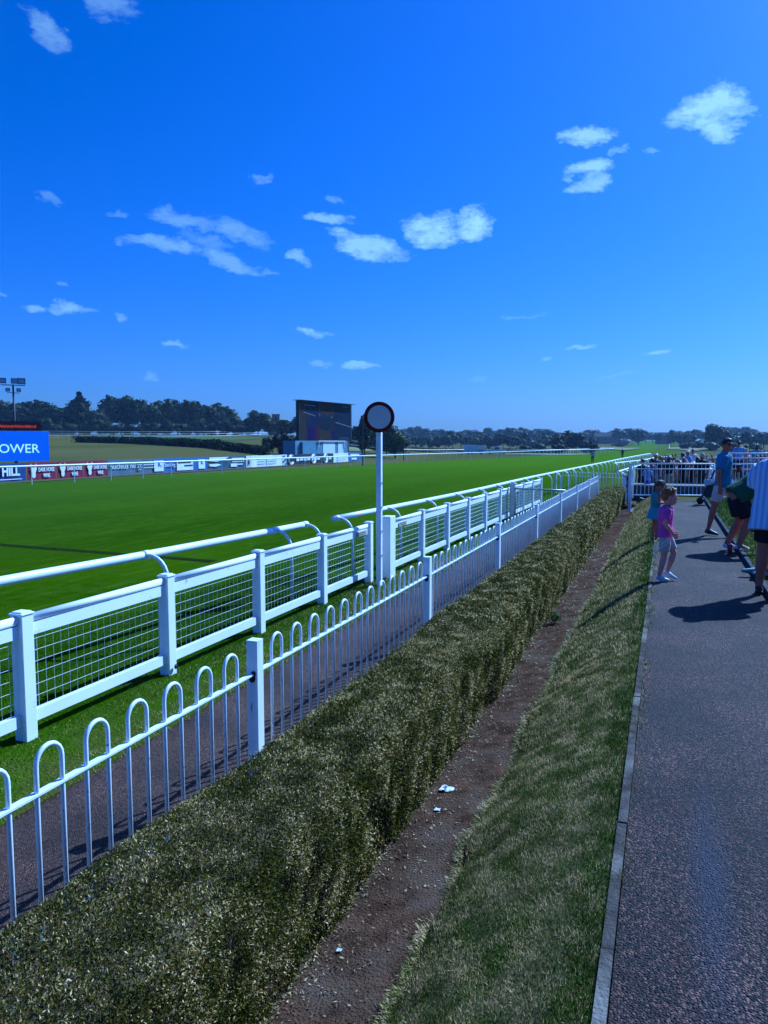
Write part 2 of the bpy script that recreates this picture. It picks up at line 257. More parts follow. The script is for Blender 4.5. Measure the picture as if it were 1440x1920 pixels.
# ------------------------------------------------------------------ mesh building
class MB:
    def __init__(s): s.v = []; s.f = []; s.m = []; s.cur = 0
    def add(s, vs, fs):
        o = len(s.v); s.v += [tuple(p) for p in vs]; s.f += [tuple(i + o for i in f) for f in fs]; s.m += [s.cur] * len(fs); return s
    def box(s, c, d, rz=0, ry=0, rx=0):
        m = Matrix.Translation(c) @ Matrix.Rotation(rz, 4, 'Z') @ Matrix.Rotation(ry, 4, 'Y') @ Matrix.Rotation(rx, 4, 'X')
        vs = [m @ Vector((x * d[0] / 2, y * d[1] / 2, z * d[2] / 2)) for x in (-1, 1) for y in (-1, 1) for z in (-1, 1)]
        return s.add(vs, [(0, 1, 3, 2), (4, 6, 7, 5), (0, 4, 5, 1), (2, 3, 7, 6), (0, 2, 6, 4), (1, 5, 7, 3)])
    def beam(s, a, b, w, h):               # box along a-b, w across (horizontal), h high
        a, b = Vector(a), Vector(b); t = (b - a).normalized(); r = t.cross(Vector((0, 0, 1)))
        r = r.normalized() if r.length > 1e-4 else Vector((1, 0, 0)); u = r.cross(t)
        vs = [p + r * (x * w / 2) + u * (z * h / 2) for p in (a, b) for x, z in ((-1, -1), (1, -1), (1, 1), (-1, 1))]
        return s.add(vs, [(3, 2, 1, 0), (4, 5, 6, 7), (0, 1, 5, 4), (1, 2, 6, 5), (2, 3, 7, 6), (3, 0, 4, 7)])
    def rings(s, rs, n=12, caps=True):     # rs: list of (centre, u, v) with scaled axes
        vs = []; fs = []
        for (c, u, v) in rs:
            for i in range(n):
                a = 2 * PI * i / n; vs.append(Vector(c) + Vector(u) * math.cos(a) + Vector(v) * math.sin(a))
        for k in range(len(rs) - 1):
            for i in range(n): j = (i + 1) % n; fs.append((k * n + i, k * n + j, (k + 1) * n + j, (k + 1) * n + i))
        if caps: fs.append(tuple(reversed(range(n)))); fs.append(tuple((len(rs) - 1) * n + i for i in range(n)))
        return s.add(vs, fs)
    def tube(s, pts, rad, n=10, round_ends=False):
        P = [Vector(p) for p in pts]; rad = list(rad) if hasattr(rad, '__len__') else [rad] * len(P)
        if round_ends:
            t0 = (P[0] - P[1]).normalized(); t1 = (P[-1] - P[-2]).normalized()
            P = [P[0] + t0 * rad[0] * .85, P[0] + t0 * rad[0] * .5] + P + [P[-1] + t1 * rad[-1] * .5, P[-1] + t1 * rad[-1] * .85]
            rad = [rad[0] * .35, rad[0] * .83] + rad + [rad[-1] * .83, rad[-1] * .35]
        rs = []; ref = None
        for i, p in enumerate(P):
            t = (P[min(i + 1, len(P) - 1)] - P[max(i - 1, 0)]).normalized()
            if ref is None: ref = Vector((0, 0, 1)) if abs(t.z) < 0.9 else Vector((1, 0, 0))
            u = ref - t * ref.dot(t)
            u = u.normalized() if u.length > 1e-5 else t.orthogonal().normalized()
            v = t.cross(u); ref = u; rs.append((p, u * rad[i], v * rad[i]))
        return s.rings(rs, n)
    def ball(s, c, r, n=12, k=8, m=None):  # r scalar or 3 radii; m optional 3x3 orientation
        r = (r, r, r) if not hasattr(r, '__len__') else r; m = m or Matrix.Identity(3); rs = []
        for i in range(k + 1):
            a = -PI / 2 + PI * i / k; cr = max(math.cos(a), 0.02)
            rs.append((Vector(c) + m @ Vector((0, 0, r[2] * math.sin(a))), m @ Vector((r[0] * cr, 0, 0)), m @ Vector((0, r[1] * cr, 0))))
        return s.rings(rs, n)
    def build(s, name, mats, parent=None, smooth=False, origin=None):
        o = Vector((0, 0, 0))
        if origin is not None: o = Vector(origin)
        me = bpy.data.meshes.new(name)
        me.from_pydata([(x - o.x, y - o.y, z - o.z) for x, y, z in s.v], [], s.f)
        for m in (mats if isinstance(mats, (list, tuple)) else [mats]): me.materials.append(m)
        if max(s.m, default=0) > 0: me.polygons.foreach_set('material_index', s.m)
        if smooth: me.polygons.foreach_set('use_smooth', [True] * len(s.f))
        me.update(); ob = bpy.data.objects.new(name, me); COL.objects.link(ob)
        if parent: ob.parent = parent
        elif origin is not None: ob.location = o
        return ob
def quads(name, C, U, V, mat, parent=None, origin=(0, 0, 0), extra=None):
    # many small diamond leaves: centre C, half length U, half width V (n x 3 arrays)
    n = len(C); o = np.array(origin, dtype=float); C = C - o
    v = np.stack([C - U, C + V - U * 0.1, C + U, C - V - U * 0.1], 1).reshape(-1, 3); nq = n
    idx = np.arange(4 * nq, dtype=np.int32)
    if extra is not None:                  # plain polygons (quads) appended, e.g. a core
        ev, ef = extra; base = len(v); v = np.concatenate([v, np.array(ev) - o]); idx = np.concatenate([idx, (np.array(ef, dtype=np.int32) + base).reshape(-1)]); nq += len(ef)
    me = bpy.data.meshes.new(name); me.vertices.add(len(v)); me.vertices.foreach_set('co', v.astype(np.float32).reshape(-1))
    me.loops.add(len(idx)); me.loops.foreach_set('vertex_index', idx); me.polygons.add(nq)
    me.polygons.foreach_set('loop_start', np.arange(0, 4 * nq, 4, dtype=np.int32)); me.polygons.foreach_set('loop_total', np.full(nq, 4, dtype=np.int32))
    me.materials.append(mat); me.update(calc_edges=True)
    ob = bpy.data.objects.new(name, me); COL.objects.link(ob)
    if parent: ob.parent = parent
    return ob
def tag(o, label=None, cat=None, group=None, kind=None):
    for k, v in (('label', label), ('category', cat), ('group', group), ('kind', kind)):
        if v: o[k] = v
    return o
def thing(name, label, cat, loc=(0, 0, 0), rz=0, group=None):
    o = bpy.data.objects.new(name, None); COL.objects.link(o); o.empty_display_size = 0.2
    o.location = loc; o.rotation_euler = (0, 0, rz); return tag(o, label, cat, group)
def struct(o): o['kind'] = 'structure'; return o
KIDS = {}
def kids(o): return [c for c in o.children]
def copy_tree(o, parent=None):
    c = o.copy(); COL.objects.link(c); c.parent = parent
    for ch in kids(o): copy_tree(ch, c)
    return c
def vnoise(p, seed=0):                     # numpy value noise, p n x 3
    p = np.asarray(p, float) + seed * 17.3; i = np.floor(p).astype(np.int64); f = p - i; f = f * f * (3 - 2 * f); r = 0
    for dx in (0, 1):
        for dy in (0, 1):
            for dz in (0, 1):
                h = (i[:, 0] + dx) * 374761393 + (i[:, 1] + dy) * 668265263 + (i[:, 2] + dz) * 2147483647
                h = (h ^ (h >> 13)) * 1274126177; h = ((h ^ (h >> 16)) & 0xffff) / 65535.0
                w = (f[:, 0] if dx else 1 - f[:, 0]) * (f[:, 1] if dy else 1 - f[:, 1]) * (f[:, 2] if dz else 1 - f[:, 2]); r = r + h * w
    return r

# ------------------------------------------------------------------ terrain
def ss(a, b, x): t = min(1, max(0, (x - a) / (b - a))); return t * t * (3 - 2 * t)
PROF = [(-9e9, -.8), (-3.2, -.8), (-2.66, -.76), (-2.0, -.62), (-1.3, -.50), (-.93, -.44), (-.88, -.37), (-.55, -.17), (-.15, -.012), (9e9, 0)]
def prof(x):
    for (a, za), (b, zb) in zip(PROF, PROF[1:]):
        if x <= b: return za + (zb - za) * (x - a) / (b - a) if a > -1e9 else za
    return 0
def tz(x, y):
    d = math.hypot(x, y); th = math.degrees(math.atan2(-x, y)) if d > 1 else 0
    w = ss(15, 29, th) if y > 0 else (1 if x < 0 else 0)
    z = prof(x)
    if x > -3.2: z = z + (-0.8 - z) * ss(27.5, 36, y)
    f = w * min(1, max(0, (-x - 39) / 25)) * 5.0 * max(0, min(1, (d - 50) / 200)) + (1 - w) * (4.6 * ss(230, 900, d) - 0.15 * ss(60, 150, d) * (1 - ss(230, 900, d)))
    return z + f
def grid(name, xs_of, ys, mat, dz=0.0, kind='structure', smooth=True, zf=None):
    rows = [xs_of(y) for y in ys]; n = len(rows[0]); mb = MB(); vs = []
    for y, xs in zip(ys, rows): vs += [(x, y, (zf or tz)(x, y) + dz) for x in xs]
    fs = [(k * n + i, k * n + i + 1, (k + 1) * n + i + 1, (k + 1) * n + i) for k in range(len(ys) - 1) for i in range(n - 1)]
    mb.add(vs, fs); o = mb.build(name, mat, smooth=smooth); o['kind'] = kind; return o
def lin(a, b, n): return [a + (b - a) * i / (n - 1) for i in range(n)]
gx = [-1500, -1000, -700, -500] + lin(-400, -60, 69) + lin(-56, -8, 25) + [-5, -3.6, -3.2, -2.66, -2.0, -1.3, -.93, -.88, -.55, -.3, -.15, 0, .6, 1.2, 3, 6, 12, 20, 35, 60, 100, 160, 240, 350, 500, 800, 1500]
gy = [-60, -20, -5, 0, 3, 8, 14, 20, 25, 27, 29, 31, 33, 36, 40, 46] + lin(52, 300, 63) + lin(312, 900, 50) + [1000, 1150, 1400, 1900]
grid('ground', lambda y: gx, gy, M['field'], -0.035)
# running rail beside the stands (course side) and the rail on the infield side
NEAR = [(-6.6, 1.0), (-6.21, 5.8), (-5.98, 7.87), (-5.76, 10.8), (-5.64, 13), (-5.50, 15.3), (-5.36, 17.65), (-5.18, 22), (-5.08, 30), (-4.9, 35), (-4.1, 55), (-2.9, 90), (-1.6, 125), (-0.8, 160), (0.8, 260), (1.5, 400), (2, 560), (0, 760), (-6, 900)]
FARR = [(-36.6, 10), (-36.1, 28), (-35.6, 34), (-34.9, 37), (-34.2, 42.5), (-33.6, 50), (-32.6, 58), (-31.4, 66), (-30.3, 76), (-29.3, 90), (-27.5, 110), (-24.5, 135), (-21, 170), (-17, 230), (-15, 300), (-15, 420), (-17, 560), (-22, 760), (-30, 900)]
def curve_x(C, y):
    if y <= C[0][1]: return C[0][0]
    for (x0, y0), (x1, y1) in zip(C, C[1:]):
        if y <= y1: return x0 + (x1 - x0) * (y - y0) / (y1 - y0)
    return C[-1][0]
def spline(C, step):                        # smoothed points along (x, y) control points, keyed by y
    ys = []; y = C[0][1]
    while y < C[-1][1]: ys.append(y); y += step(y)
    out = []
    for y in ys:
        w = max(1.0, y * 0.08); out.append((sum(curve_x(C, y + w * k) for k in (-1, -.5, 0, .5, 1)) / 5, y))
    return out
ty = lin(-3, 60, 64) + lin(64, 300, 60) + lin(312, 900, 50)
def turf_x(y):
    a = curve_x(FARR, y) - 2.6; b = -4.0 if y < 36 else min(-4.0 + (y - 36) * 0.12, curve_x(NEAR, y) + 3.2); return lin(a, b, 30)
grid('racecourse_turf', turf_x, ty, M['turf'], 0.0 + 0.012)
# walkway between the fences, path, kerb, verge, soil strip
grid('walkway', lambda y: lin(-4.06 + 0.05 * math.sin(y * 1.7), -2.2, 8), lin(-3, 35.5, 90), M['walk'], 0.006)
grid('path', lambda y: lin(-0.11, 1.10, 5), lin(-3, 24.7, 40), M['tarmac'], 0.004)
def soil_z(x, y):
    x, y = float(x), float(y); p = Vector((x * 4, y * 4, 0)); return min(prof(x), -.455) + 0.018 * mnoise.noise(p) + 0.008 * mnoise.noise(p * 3.1)
grid('soil_strip', lambda y: lin(-2.15, -0.80, 28), lin(0.5, 12, 150) + lin(12.2, 29, 80), M['soil'], 0.0, zf=soil_z)
def verge_edge(y):
    y = float(y); return -0.90 + 0.05 * mnoise.noise(Vector((0.3, y * 1.1, 0))) + 0.025 * mnoise.noise(Vector((3.3, y * 4.0, 0)))
def verge_z(x, y):
    x, y = float(x), float(y)
    e = verge_edge(y); t = min(1, max(0, (x - e) / (-0.15 - e)))
    z = -0.40 + 0.392 * (1 - (1 - t) ** 1.35)
    bmp = 0.007 * mnoise.noise(Vector((x * 3.2, y * 2.2, 1))) + 0.010 * mnoise.noise(Vector((x * 9, y * 7, 2)))
    z += bmp * min(1, (1 - t) * 6) - (0.12 if x <= e - .02 else (.035 if x <= e + .001 else 0))
    return z
grid('grass_verge', lambda y: [verge_edge(y) - 0.045, verge_edge(y) - .004] + lin(verge_edge(y) + 0.012, -0.150, 26), lin(0.5, 12, 200) + lin(12.2, 27.4, 110), M['verge'], 0.0, zf=verge_z)
kb = MB()
y = -2.0
while y < 27.4:                             # precast lengths of kerb with joints
    kb.box((-0.132 + random.uniform(-.003, .003), y + 0.452, -0.054 + random.uniform(-.004, .003)), (0.040, 0.903, 0.13)); y += 0.91
struct(kb.build('kerb', M['kerb']))
kb = MB()
for k in range(16): kb.box((1.125, 0.4 + 1.7 * k, 0.0), (0.05, 1.69, 0.12))
struct(kb.build('kerb', M['concrete_dark']))
grid('grass_verge', lambda y: lin(1.15, 7, 10), lin(-3, 24.7, 30), M['verge'], 0.03, zf=lambda x, y: 0.02 + 0.01 * mnoise.noise(Vector((x * 2, y * 2, 0))))
# the cut in the turf near the post
sm = MB(); sp = [at(-20, 1020, -.8), at(0, 1022.5, -.8), at(110, 1031, -.8), at(225, 1040, -.8), at(290, 1045, -.8), at(400, 1054, -.8)]
for a, b in zip(sp, sp[1:]):
    d = (b - a).normalized(); nrm = Vector((-d.y, d.x, 0)) * 0.13; z = Vector((0, 0, .022))
    sm.add([a - nrm + z, b - nrm + z, b + nrm + z, a + nrm + z], [(0, 1, 2, 3)])
struct(sm.build('turf_cut', pm('cut_turf', (0.020, 0.035, 0.008), (0.01, 0.016, 0.006), 9, 0.95, coord='World')))

# ------------------------------------------------------------------ grass blades, litter
def blades(name, n, xr, yr, zfun, length, width, mat, lean=0.7, keep=None, power=1.0):
    x = RNG.uniform(*xr, n); y = yr[0] + (yr[1] - yr[0]) * RNG.random(n) ** power
    if keep is not None: k = keep(x, y); x, y = x[k], y[k]
    z = np.array([zfun(a, b) for a, b in zip(x, y)]); n = len(x)
    sc = (0.6 + 0.8 * RNG.random(n)) * length * (1 + 0.10 * np.maximum(0, y - 3)); a = RNG.uniform(0, 2 * PI, n); t = RNG.random(n) * lean
    U = np.stack([np.cos(a) * t, np.sin(a) * t, np.sqrt(1 - np.minimum(t, .98) ** 2)], 1) * sc[:, None] / 2
    b = RNG.uniform(0, 2 * PI, n); V = np.stack([np.cos(b), np.sin(b), 0 * b], 1) * (width * (1 + 0.13 * np.maximum(0, y - 3)) * (0.6 + 0.8 * RNG.random(n)))[:, None] / 2
    C = np.stack([x, y, z], 1) + U * 0.8
    return tag(quads(name, C, U, V, mat), kind='stuff')
vk = lambda x, y: x > np.array([verge_edge(b) for b in y]) - 0.01
o = blades('verge_grass', 150000, (-0.98, -0.155), (1.2, 6.5), verge_z, 0.017, 0.0021, M['blade'], 0.95, vk, 1.5); tag(o, 'short dry grass growing on the sloping verge beside the kerb', 'grass')
o = blades('verge_grass', 60000, (-0.98, -0.155), (6.3, 27.2), verge_z, 0.022, 0.0030, M['blade'], 0.95, vk, 1.6); tag(o, 'short dry grass on the far stretch of the sloping verge by the children', 'grass')
o = blades('kerb_edge_grass', 26000, (-0.30, -0.150), (1.6, 20), verge_z, 0.024, 0.0035, M['blade_green'], 0.8, lambda x, y: RNG.random(len(x)) < np.clip((x + .32) / .14, 0, 1) * (.3 + 1.1 * vnoise(np.stack([x * 0, y * 1.3, 0 * y], 1), 2)), 1.6); tag(o, 'brighter green grass along the edge of the pale kerb', 'grass')
o = blades('walkway_edge_grass', 40000, (-4.95, -3.96), (2.4, 16), lambda x, y: -0.79, 0.020, 0.0030, M['blade'], 0.95, lambda x, y: RNG.random(len(x)) < .35 + .65 * (x > -4.4), 1.3); tag(o, 'drier olive grass between the mesh fence and the walkway', 'grass')
o = blades('turf_edge_grass', 60000, (-7.2, -4.6), (2.6, 13), lambda x, y: -0.79, 0.022, 0.0035, M['blade_green'], 0.9, None, 1.3); tag(o, 'green grass around the foot of the white mesh fence', 'grass')
o = blades('turf_edge_grass', 26000, (1.15, 3.5), (9, 25), lambda x, y: 0.035, 0.03, 0.005, M['blade_green'], 0.9, None, 1.3); tag(o, 'green grass on the lawn beyond the dark kerb', 'grass')
o = blades('kerb_weeds', 9000, (-0.125, -0.03), (1.8, 16), lambda x, y: 0.0, 0.020, 0.003, M['blade'], 0.8, lambda x, y: (vnoise(np.stack([x * 0, y * 2.3, 0 * y], 1), 6) > .62) & (RNG.random(len(x)) < np.exp(-(x + .125) / .03)), 1.3); tag(o, 'weeds growing in the joint between kerb and tarmac', 'weeds')
def weed(px, py, z, r, label):
    q = at(px, py, z); w_ = thing('weed', label, 'plant', (q.x, q.y, z)); n = 260; d = RNG.normal(0, 1, (n, 3)); d[:, 2] = np.abs(d[:, 2]) + .2; d /= np.linalg.norm(d, axis=1)[:, None]
    C = np.array([q.x, q.y, z]) + d * r * RNG.random((n, 1)) ** .5; u = d * .5 + RNG.normal(0, .5, (n, 3)); v = np.cross(u, RNG.normal(0, 1, (n, 3))); v /= np.linalg.norm(v, axis=1)[:, None]
    quads('leaves', C, u * r * .14, v * r * .06, M['blade_green'], w_, origin=w_.location); m = MB()
    for k in range(6): m.tube([(0, 0, -.02), (r * .3 * math.cos(k), r * .3 * math.sin(k), r * .6)], [.003, .0015], 4)
    m.build('stems', M['hedge_core'], w_)
weed(1040, 1165, -.46, .11, 'small bright green weed at the foot of the hedge halfway along')
weed(930, 1650, -.40, .05, 'tiny green tuft on the crumbling edge of the verge')
n0 = 22000; yf = 1.2 + 20 * RNG.random(n0) ** 1.5; ef = np.array([verge_edge(b) for b in yf]); xf = ef - .015 - .05 * RNG.random(n0) ** 2; kf = vnoise(np.stack([0 * yf, yf * 2.6, 0 * yf], 1), 12) + .3 * RNG.random(n0) > .52; yf, xf = yf[kf], xf[kf]; nf = len(yf)
uf = np.stack([-.4 - .5 * RNG.random(nf), RNG.normal(0, .4, nf), RNG.normal(0.1, .4, nf)], 1) * (.014 * (1 + .08 * yf))[:, None]; vf = np.stack([RNG.normal(0, .3, nf), 1 + 0 * yf, RNG.normal(0, .3, nf)], 1) * (.0012 * (1 + .1 * yf))[:, None]
tag(quads('fringe_grass', np.stack([xf, yf, -.41 - .04 * RNG.random(nf)], 1), uf, vf, M['blade']), 'ragged grass fringe hanging over the edge of the soil strip', 'grass', kind='stuff')
n = 15000; x = -1.37 + 0.40 * RNG.random(n) ** 7; y = 1.0 + 16 * RNG.random(n) ** 1.7
C = np.stack([x, y, np.array([soil_z(a, b) for a, b in zip(x, y)]) + 0.006 * RNG.random(n) + .002], 1); a = RNG.uniform(0, 2 * PI, n); s = (0.003 + 0.006 * RNG.random(n)) * (1 + .10 * y)
U = np.stack([np.cos(a), np.sin(a), RNG.normal(0, .35, n)], 1) * s[:, None]; V = np.stack([-np.sin(a), np.cos(a), RNG.normal(0, .4, n)], 1) * (s * .35)[:, None]
tag(quads('leaf_litter', C, U, V, M['litter']), 'dead straw-coloured leaves scattered along the foot of the hedge', 'litter', kind='stuff')

# ------------------------------------------------------------------ hedge
HX0, HX1, HT = -1.97, -1.30, 0.15
hedge = thing('clipped_hedge', 'long low clipped hedge with many brown dry leaves beside the bow-top railings', 'hedge', (-1.63, 12, -0.55))
def hedge_top(x, y): return HT + 0.05 * np.exp(-np.maximum(0, y - 1.5) / 1.2) + 0.035 * (vnoise(np.stack([x * 1.5, y * 0.9, 0 * x], 1), 3) - .5) * 2 + 0.02 * (vnoise(np.stack([x * 5, y * 4, 0 * x], 1), 4) - .5)
def hedge_layer(n, y0, y1, size, power=1.0):
    out = []
    shares = (('top', .46), ('right', .46), ('left', .08))
    for part, sh in shares:
        k = int(n * sh); y = y0 + (y1 - y0) * RNG.random(k) ** power
        if part == 'top':
            x = RNG.uniform(HX0, HX1, k); e = np.minimum(x - HX0, HX1 - x); z = hedge_top(x, y) - 0.10 * np.exp(-e / 0.045) ; nrm = np.stack([0 * x, 0 * x, 1 + 0 * x], 1)
            nrm[:, 0] += np.where(HX1 - x < .07, 1, 0) - np.where(x - HX0 < .07, 1, 0)
        else:
            z = -0.52 + RNG.random(k) * 0.66; s = 1 if part == 'right' else -1; h = (z + .52) / .66
            x0 = (HX1 if s > 0 else HX0); bulge = 0.034 * (vnoise(np.stack([0 * y, y * 1.6, z * 1.5], 1), 5) - .5) * 2 + 0.03 * (vnoise(np.stack([0 * y, y * 6, z * 2.2], 1), 6) - .5) * 2
            x = x0 + s * (bulge - 0.05 * (1 - h) ** 2 - 0.07 * np.maximum(0, h - .85) / .15); nrm = np.stack([s + 0 * x, 0 * x, 0.25 + 0 * x], 1)
        g = vnoise(np.stack([x * 2.0, y * 5.0, z * 1.3], 1), 8); g2 = vnoise(np.stack([x * 9, y * 11, z * 6], 1), 9)
        hole = (g + 0.35 * g2) if part != 'top' else (0.62 + 0.25 * g + .25 * g2)
        lowcut = 0.14 * (1 - np.minimum(1, (z + .52) / .2)) if part != 'top' else 0
        keep = hole > 0.43 + lowcut * 1.5 + 0.10 * (RNG.random(k) - .5)
        x, y, z, nrm = x[keep], y[keep], z[keep], nrm[keep]; k = len(x)
        depth = -RNG.random(k) ** 2 * 0.045 + 0.012 * RNG.random(k)
        P = np.stack([x, y, z], 1) + nrm / np.linalg.norm(nrm, axis=1)[:, None] * depth[:, None]
        d = nrm * 0.55 + RNG.normal(0, .55, (k, 3)); d[:, 2] += 0.15; d /= np.linalg.norm(d, axis=1)[:, None]
        q = np.cross(d, RNG.normal(0, 1, (k, 3))); q /= np.linalg.norm(q, axis=1)[:, None]
        s = size * (0.6 + 0.75 * RNG.random(k)); out.append((P, d * s[:, None], q * (s * .36)[:, None]))
    return [np.concatenate([o[i] for o in out]) for i in range(3)]
LY = [hedge_layer(175000, 0.5, 3.2, 0.0064), hedge_layer(130000, 3.2, 6.5, 0.0084), hedge_layer(105000, 6.5, 13, 0.0125), hedge_layer(60000, 13, 27.9, 0.023, 1.1)]
k = 2500; y = 27.85 + .06 * RNG.random(k); LYE = (np.stack([RNG.uniform(HX0, HX1, k), y, RNG.uniform(-.52, HT, k)], 1), RNG.normal(0, .02, (k, 3)), RNG.normal(0, .01, (k, 3))); LY.append(LYE)
def inner(n, y0, y1, size):                # darker leaves and twigs deeper in the side
    y = RNG.uniform(y0, y1, n); z = RNG.uniform(-.52, .10, n); x = HX1 - .04 - .10 * RNG.random(n); d = RNG.normal(0, .6, (n, 3)); d[:, 2] += .5; d /= np.linalg.norm(d, axis=1)[:, None]; q = np.cross(d, RNG.normal(0, 1, (n, 3))); q /= np.linalg.norm(q, axis=1)[:, None]
    return np.stack([x, y, z], 1), d * size, q * size * .4
LY += [inner(22000, .6, 5, .009), inner(16000, 5, 13, .016)]
C, U, V = [np.concatenate([l[i] for l in LY]) for i in range(3)]
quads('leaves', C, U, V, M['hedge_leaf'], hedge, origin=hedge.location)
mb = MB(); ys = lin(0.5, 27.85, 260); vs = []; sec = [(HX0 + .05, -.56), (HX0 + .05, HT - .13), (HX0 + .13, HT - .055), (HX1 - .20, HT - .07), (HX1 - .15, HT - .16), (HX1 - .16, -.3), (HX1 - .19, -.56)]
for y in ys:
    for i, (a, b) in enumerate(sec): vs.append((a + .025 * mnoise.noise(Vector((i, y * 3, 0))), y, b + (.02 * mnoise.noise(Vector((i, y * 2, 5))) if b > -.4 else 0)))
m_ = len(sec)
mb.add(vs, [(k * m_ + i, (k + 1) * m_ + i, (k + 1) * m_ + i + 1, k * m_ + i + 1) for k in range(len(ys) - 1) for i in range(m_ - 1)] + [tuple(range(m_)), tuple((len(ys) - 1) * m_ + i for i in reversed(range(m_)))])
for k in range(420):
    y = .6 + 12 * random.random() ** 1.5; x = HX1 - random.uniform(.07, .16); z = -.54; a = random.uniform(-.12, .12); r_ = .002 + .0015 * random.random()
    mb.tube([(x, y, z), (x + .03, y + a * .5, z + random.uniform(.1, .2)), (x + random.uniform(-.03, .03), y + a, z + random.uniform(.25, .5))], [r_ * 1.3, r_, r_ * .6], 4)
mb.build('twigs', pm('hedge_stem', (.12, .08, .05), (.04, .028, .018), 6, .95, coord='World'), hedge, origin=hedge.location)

# ------------------------------------------------------------------ bow-top railings
def bow_fence(label, A, B, npan, ztop, zbot, nh=12, hoops=True, post_first=True):
    A, B = Vector(A), Vector(B); d = (B - A); Ln = d.length; d.normalize(); o = Vector((A.x, A.y, zbot))
    f = thing('bow_top_railings', label, 'railings', o); P = Ln / npan
    for p in range(npan):
        a = A + d * (P * p); pan = MB()
        z1, z0 = ztop - .205, zbot + .09
        jz = random.uniform(-.004, .004)
        pan.beam((a.x, a.y, z1 + jz), (a.x + d.x * P, a.y + d.y * P, z1 - jz), .040, .011)
        pan.beam((a.x, a.y, z0), (a.x + d.x * P, a.y + d.y * P, z0), .040, .011)
        po = pan.build('rail_panel', M['white'], f, origin=o)
        allh = MB()
        for h in range(nh):
            c = a + d * (P * (h + 1) / (nh + 1)); r = P / (nh + 1) / 4; r = .08 if nh == 12 else r
            hp = [c - d * r + Vector((0, 0, zbot + .03)), c - d * r + Vector((0, 0, ztop - .09))]
            hp = [Vector((q.x, q.y, q.z - A.z if False else q.z)) for q in hp]
            jx, jy = random.uniform(-.004, .004), random.uniform(-.004, .004); hp[0].z = zbot + .03; hp[1].z = ztop - r
            for i in range(1, 10):
                t = PI * i / 10; q = c - d * (r * math.cos(t)); hp.append(Vector((q.x, q.y, ztop - r + r * math.sin(t))))
            e = c + d * r; hp += [Vector((e.x, e.y, ztop - r)), Vector((e.x, e.y, zbot + .03))]
            for q in hp[1:-1]: q.x += jx; q.y += jy; q.z += jx
            near = a.y < 16
            if hoops:
                hb = MB(); hb.tube(hp, .0118, 8 if near else 6); hb.build('hoop', M['white'], po, smooth=True, origin=o)
            else: allh.tube(hp, .0125, 6)
        if not hoops: allh.build('hoops', M['white'], po, smooth=True, origin=o)
    for p in range(npan + 1):
        a = A + d * (P * p)
        if p == 0 and not post_first: continue
        pb = MB(); pb.box((a.x, a.y, (ztop + zbot) / 2 - .04), (.085, .085, ztop - zbot + .13))
        pb.box((a.x, a.y, ztop + .027), (.088, .088, .004)); pp = pb.build('post', M['wood_white'], f, origin=o)
        bv = pp.modifiers.new('b', 'BEVEL'); bv.width = .004; bv.segments = 2
        if p in (1, 2, 3, 4):
            rb = MB(); rb.ball((a.x - d.x * .0, a.y - .044, ztop - .235), (.028, .004, .035), 7, 5); rb.ball((a.x + .012, a.y - .047, ztop - .205), (.018, .012, .022), 6, 4); rb.build('rusted_joint', M['rust'], pp, origin=o)
    return f
bow_fence('long white bow-top railings running beside the clipped hedge', (-2.66, 0.47, 0), (-2.70, 33.83, 0), 8, .30, -.76)
bow_fence('short white bow-top railings crossing the walkway at the far end of the hedge', (-5.1, 38.6, 0), (-1.35, 36.3, 0), 2, .30, -.78, 12, True)

# ------------------------------------------------------------------ mesh-panelled rail fence
def mesh_fence(label, A, B, nb, skip_first_post=False, wide_last=False):
    A, B = Vector((*A, 0)), Vector((*B, 0)); d = B - A; P = d.length / nb; d.normalize(); o = Vector((A.x, A.y, -.8)); f = thing('post_and_mesh_fence', label, 'fence', o)
    for p in range(nb):
        a = A + d * (P * p + .06); b = A + d * (P * (p + 1) - .06); a2 = A + d * (P * p); b2 = A + d * (P * (p + 1)); r = d.cross(Vector((0, 0, 1))) * .0
        def z(v, h): return Vector((v.x, v.y, h))
        t = MB(); t.tube([z(a, .235), z(b, .235)], .037, 12); t.build('top_rail', M['plastic'], f, smooth=True, origin=o)
        t = MB(); t.beam(z(a, .140), z(b, .140), .045, .104); t.build('upper_board', M['plastic'], f, origin=o)
        t = MB(); t.beam(z(a, -.61), z(b, -.61), .045, .10); t.build('lower_board', M['plastic'], f, origin=o)
        w = MB(); Lw = (b - a).length; nv = int(Lw / .09)
        rr = .0016 if a.y < 9 else (.0022 if a.y < 16 else .0035); sd_ = 5 if a.y < 9 else 4
        for i in range(nv + 1):
            c = a + d * (Lw * i / nv + random.uniform(-.002, .002)); w.tube([z(c, .08), z(c, -.57)], rr, sd_)
        for i in range(7):
            h = .045 - i * .099; w.tube([z(a, h), z(b, h)], rr, sd_)
        w.build('wire_mesh', M['plastic'], f, origin=o)
    for p in range(nb + 1):
        a = A + d * (P * p)
        if p == 0 and skip_first_post: continue
        m = MB(); m.box((a.x, a.y, -.28), (.125, .125, 1.12)); 
        m.box((a.x, a.y, .288), (.142, .142, .018)); m.box((a.x, a.y, .302), (.11, .11, .012)); po = m.build('post', M['plastic'], f, origin=o)
        bv = po.modifiers.new('b', 'BEVEL'); bv.width = .008; bv.segments = 2
    return f, o, A, d, P
f1, o1, A1, d1, P1 = mesh_fence('white fence with wire mesh panels left of the tall disc-topped post', (-5.02, 0.96), (-4.93, 12.66), 6)
f2, o2, A2, d2, P2 = mesh_fence('white fence with wire mesh panels beyond the tall disc-topped post', (-4.80, 13.42), (-4.66, 30.8), 9, True)
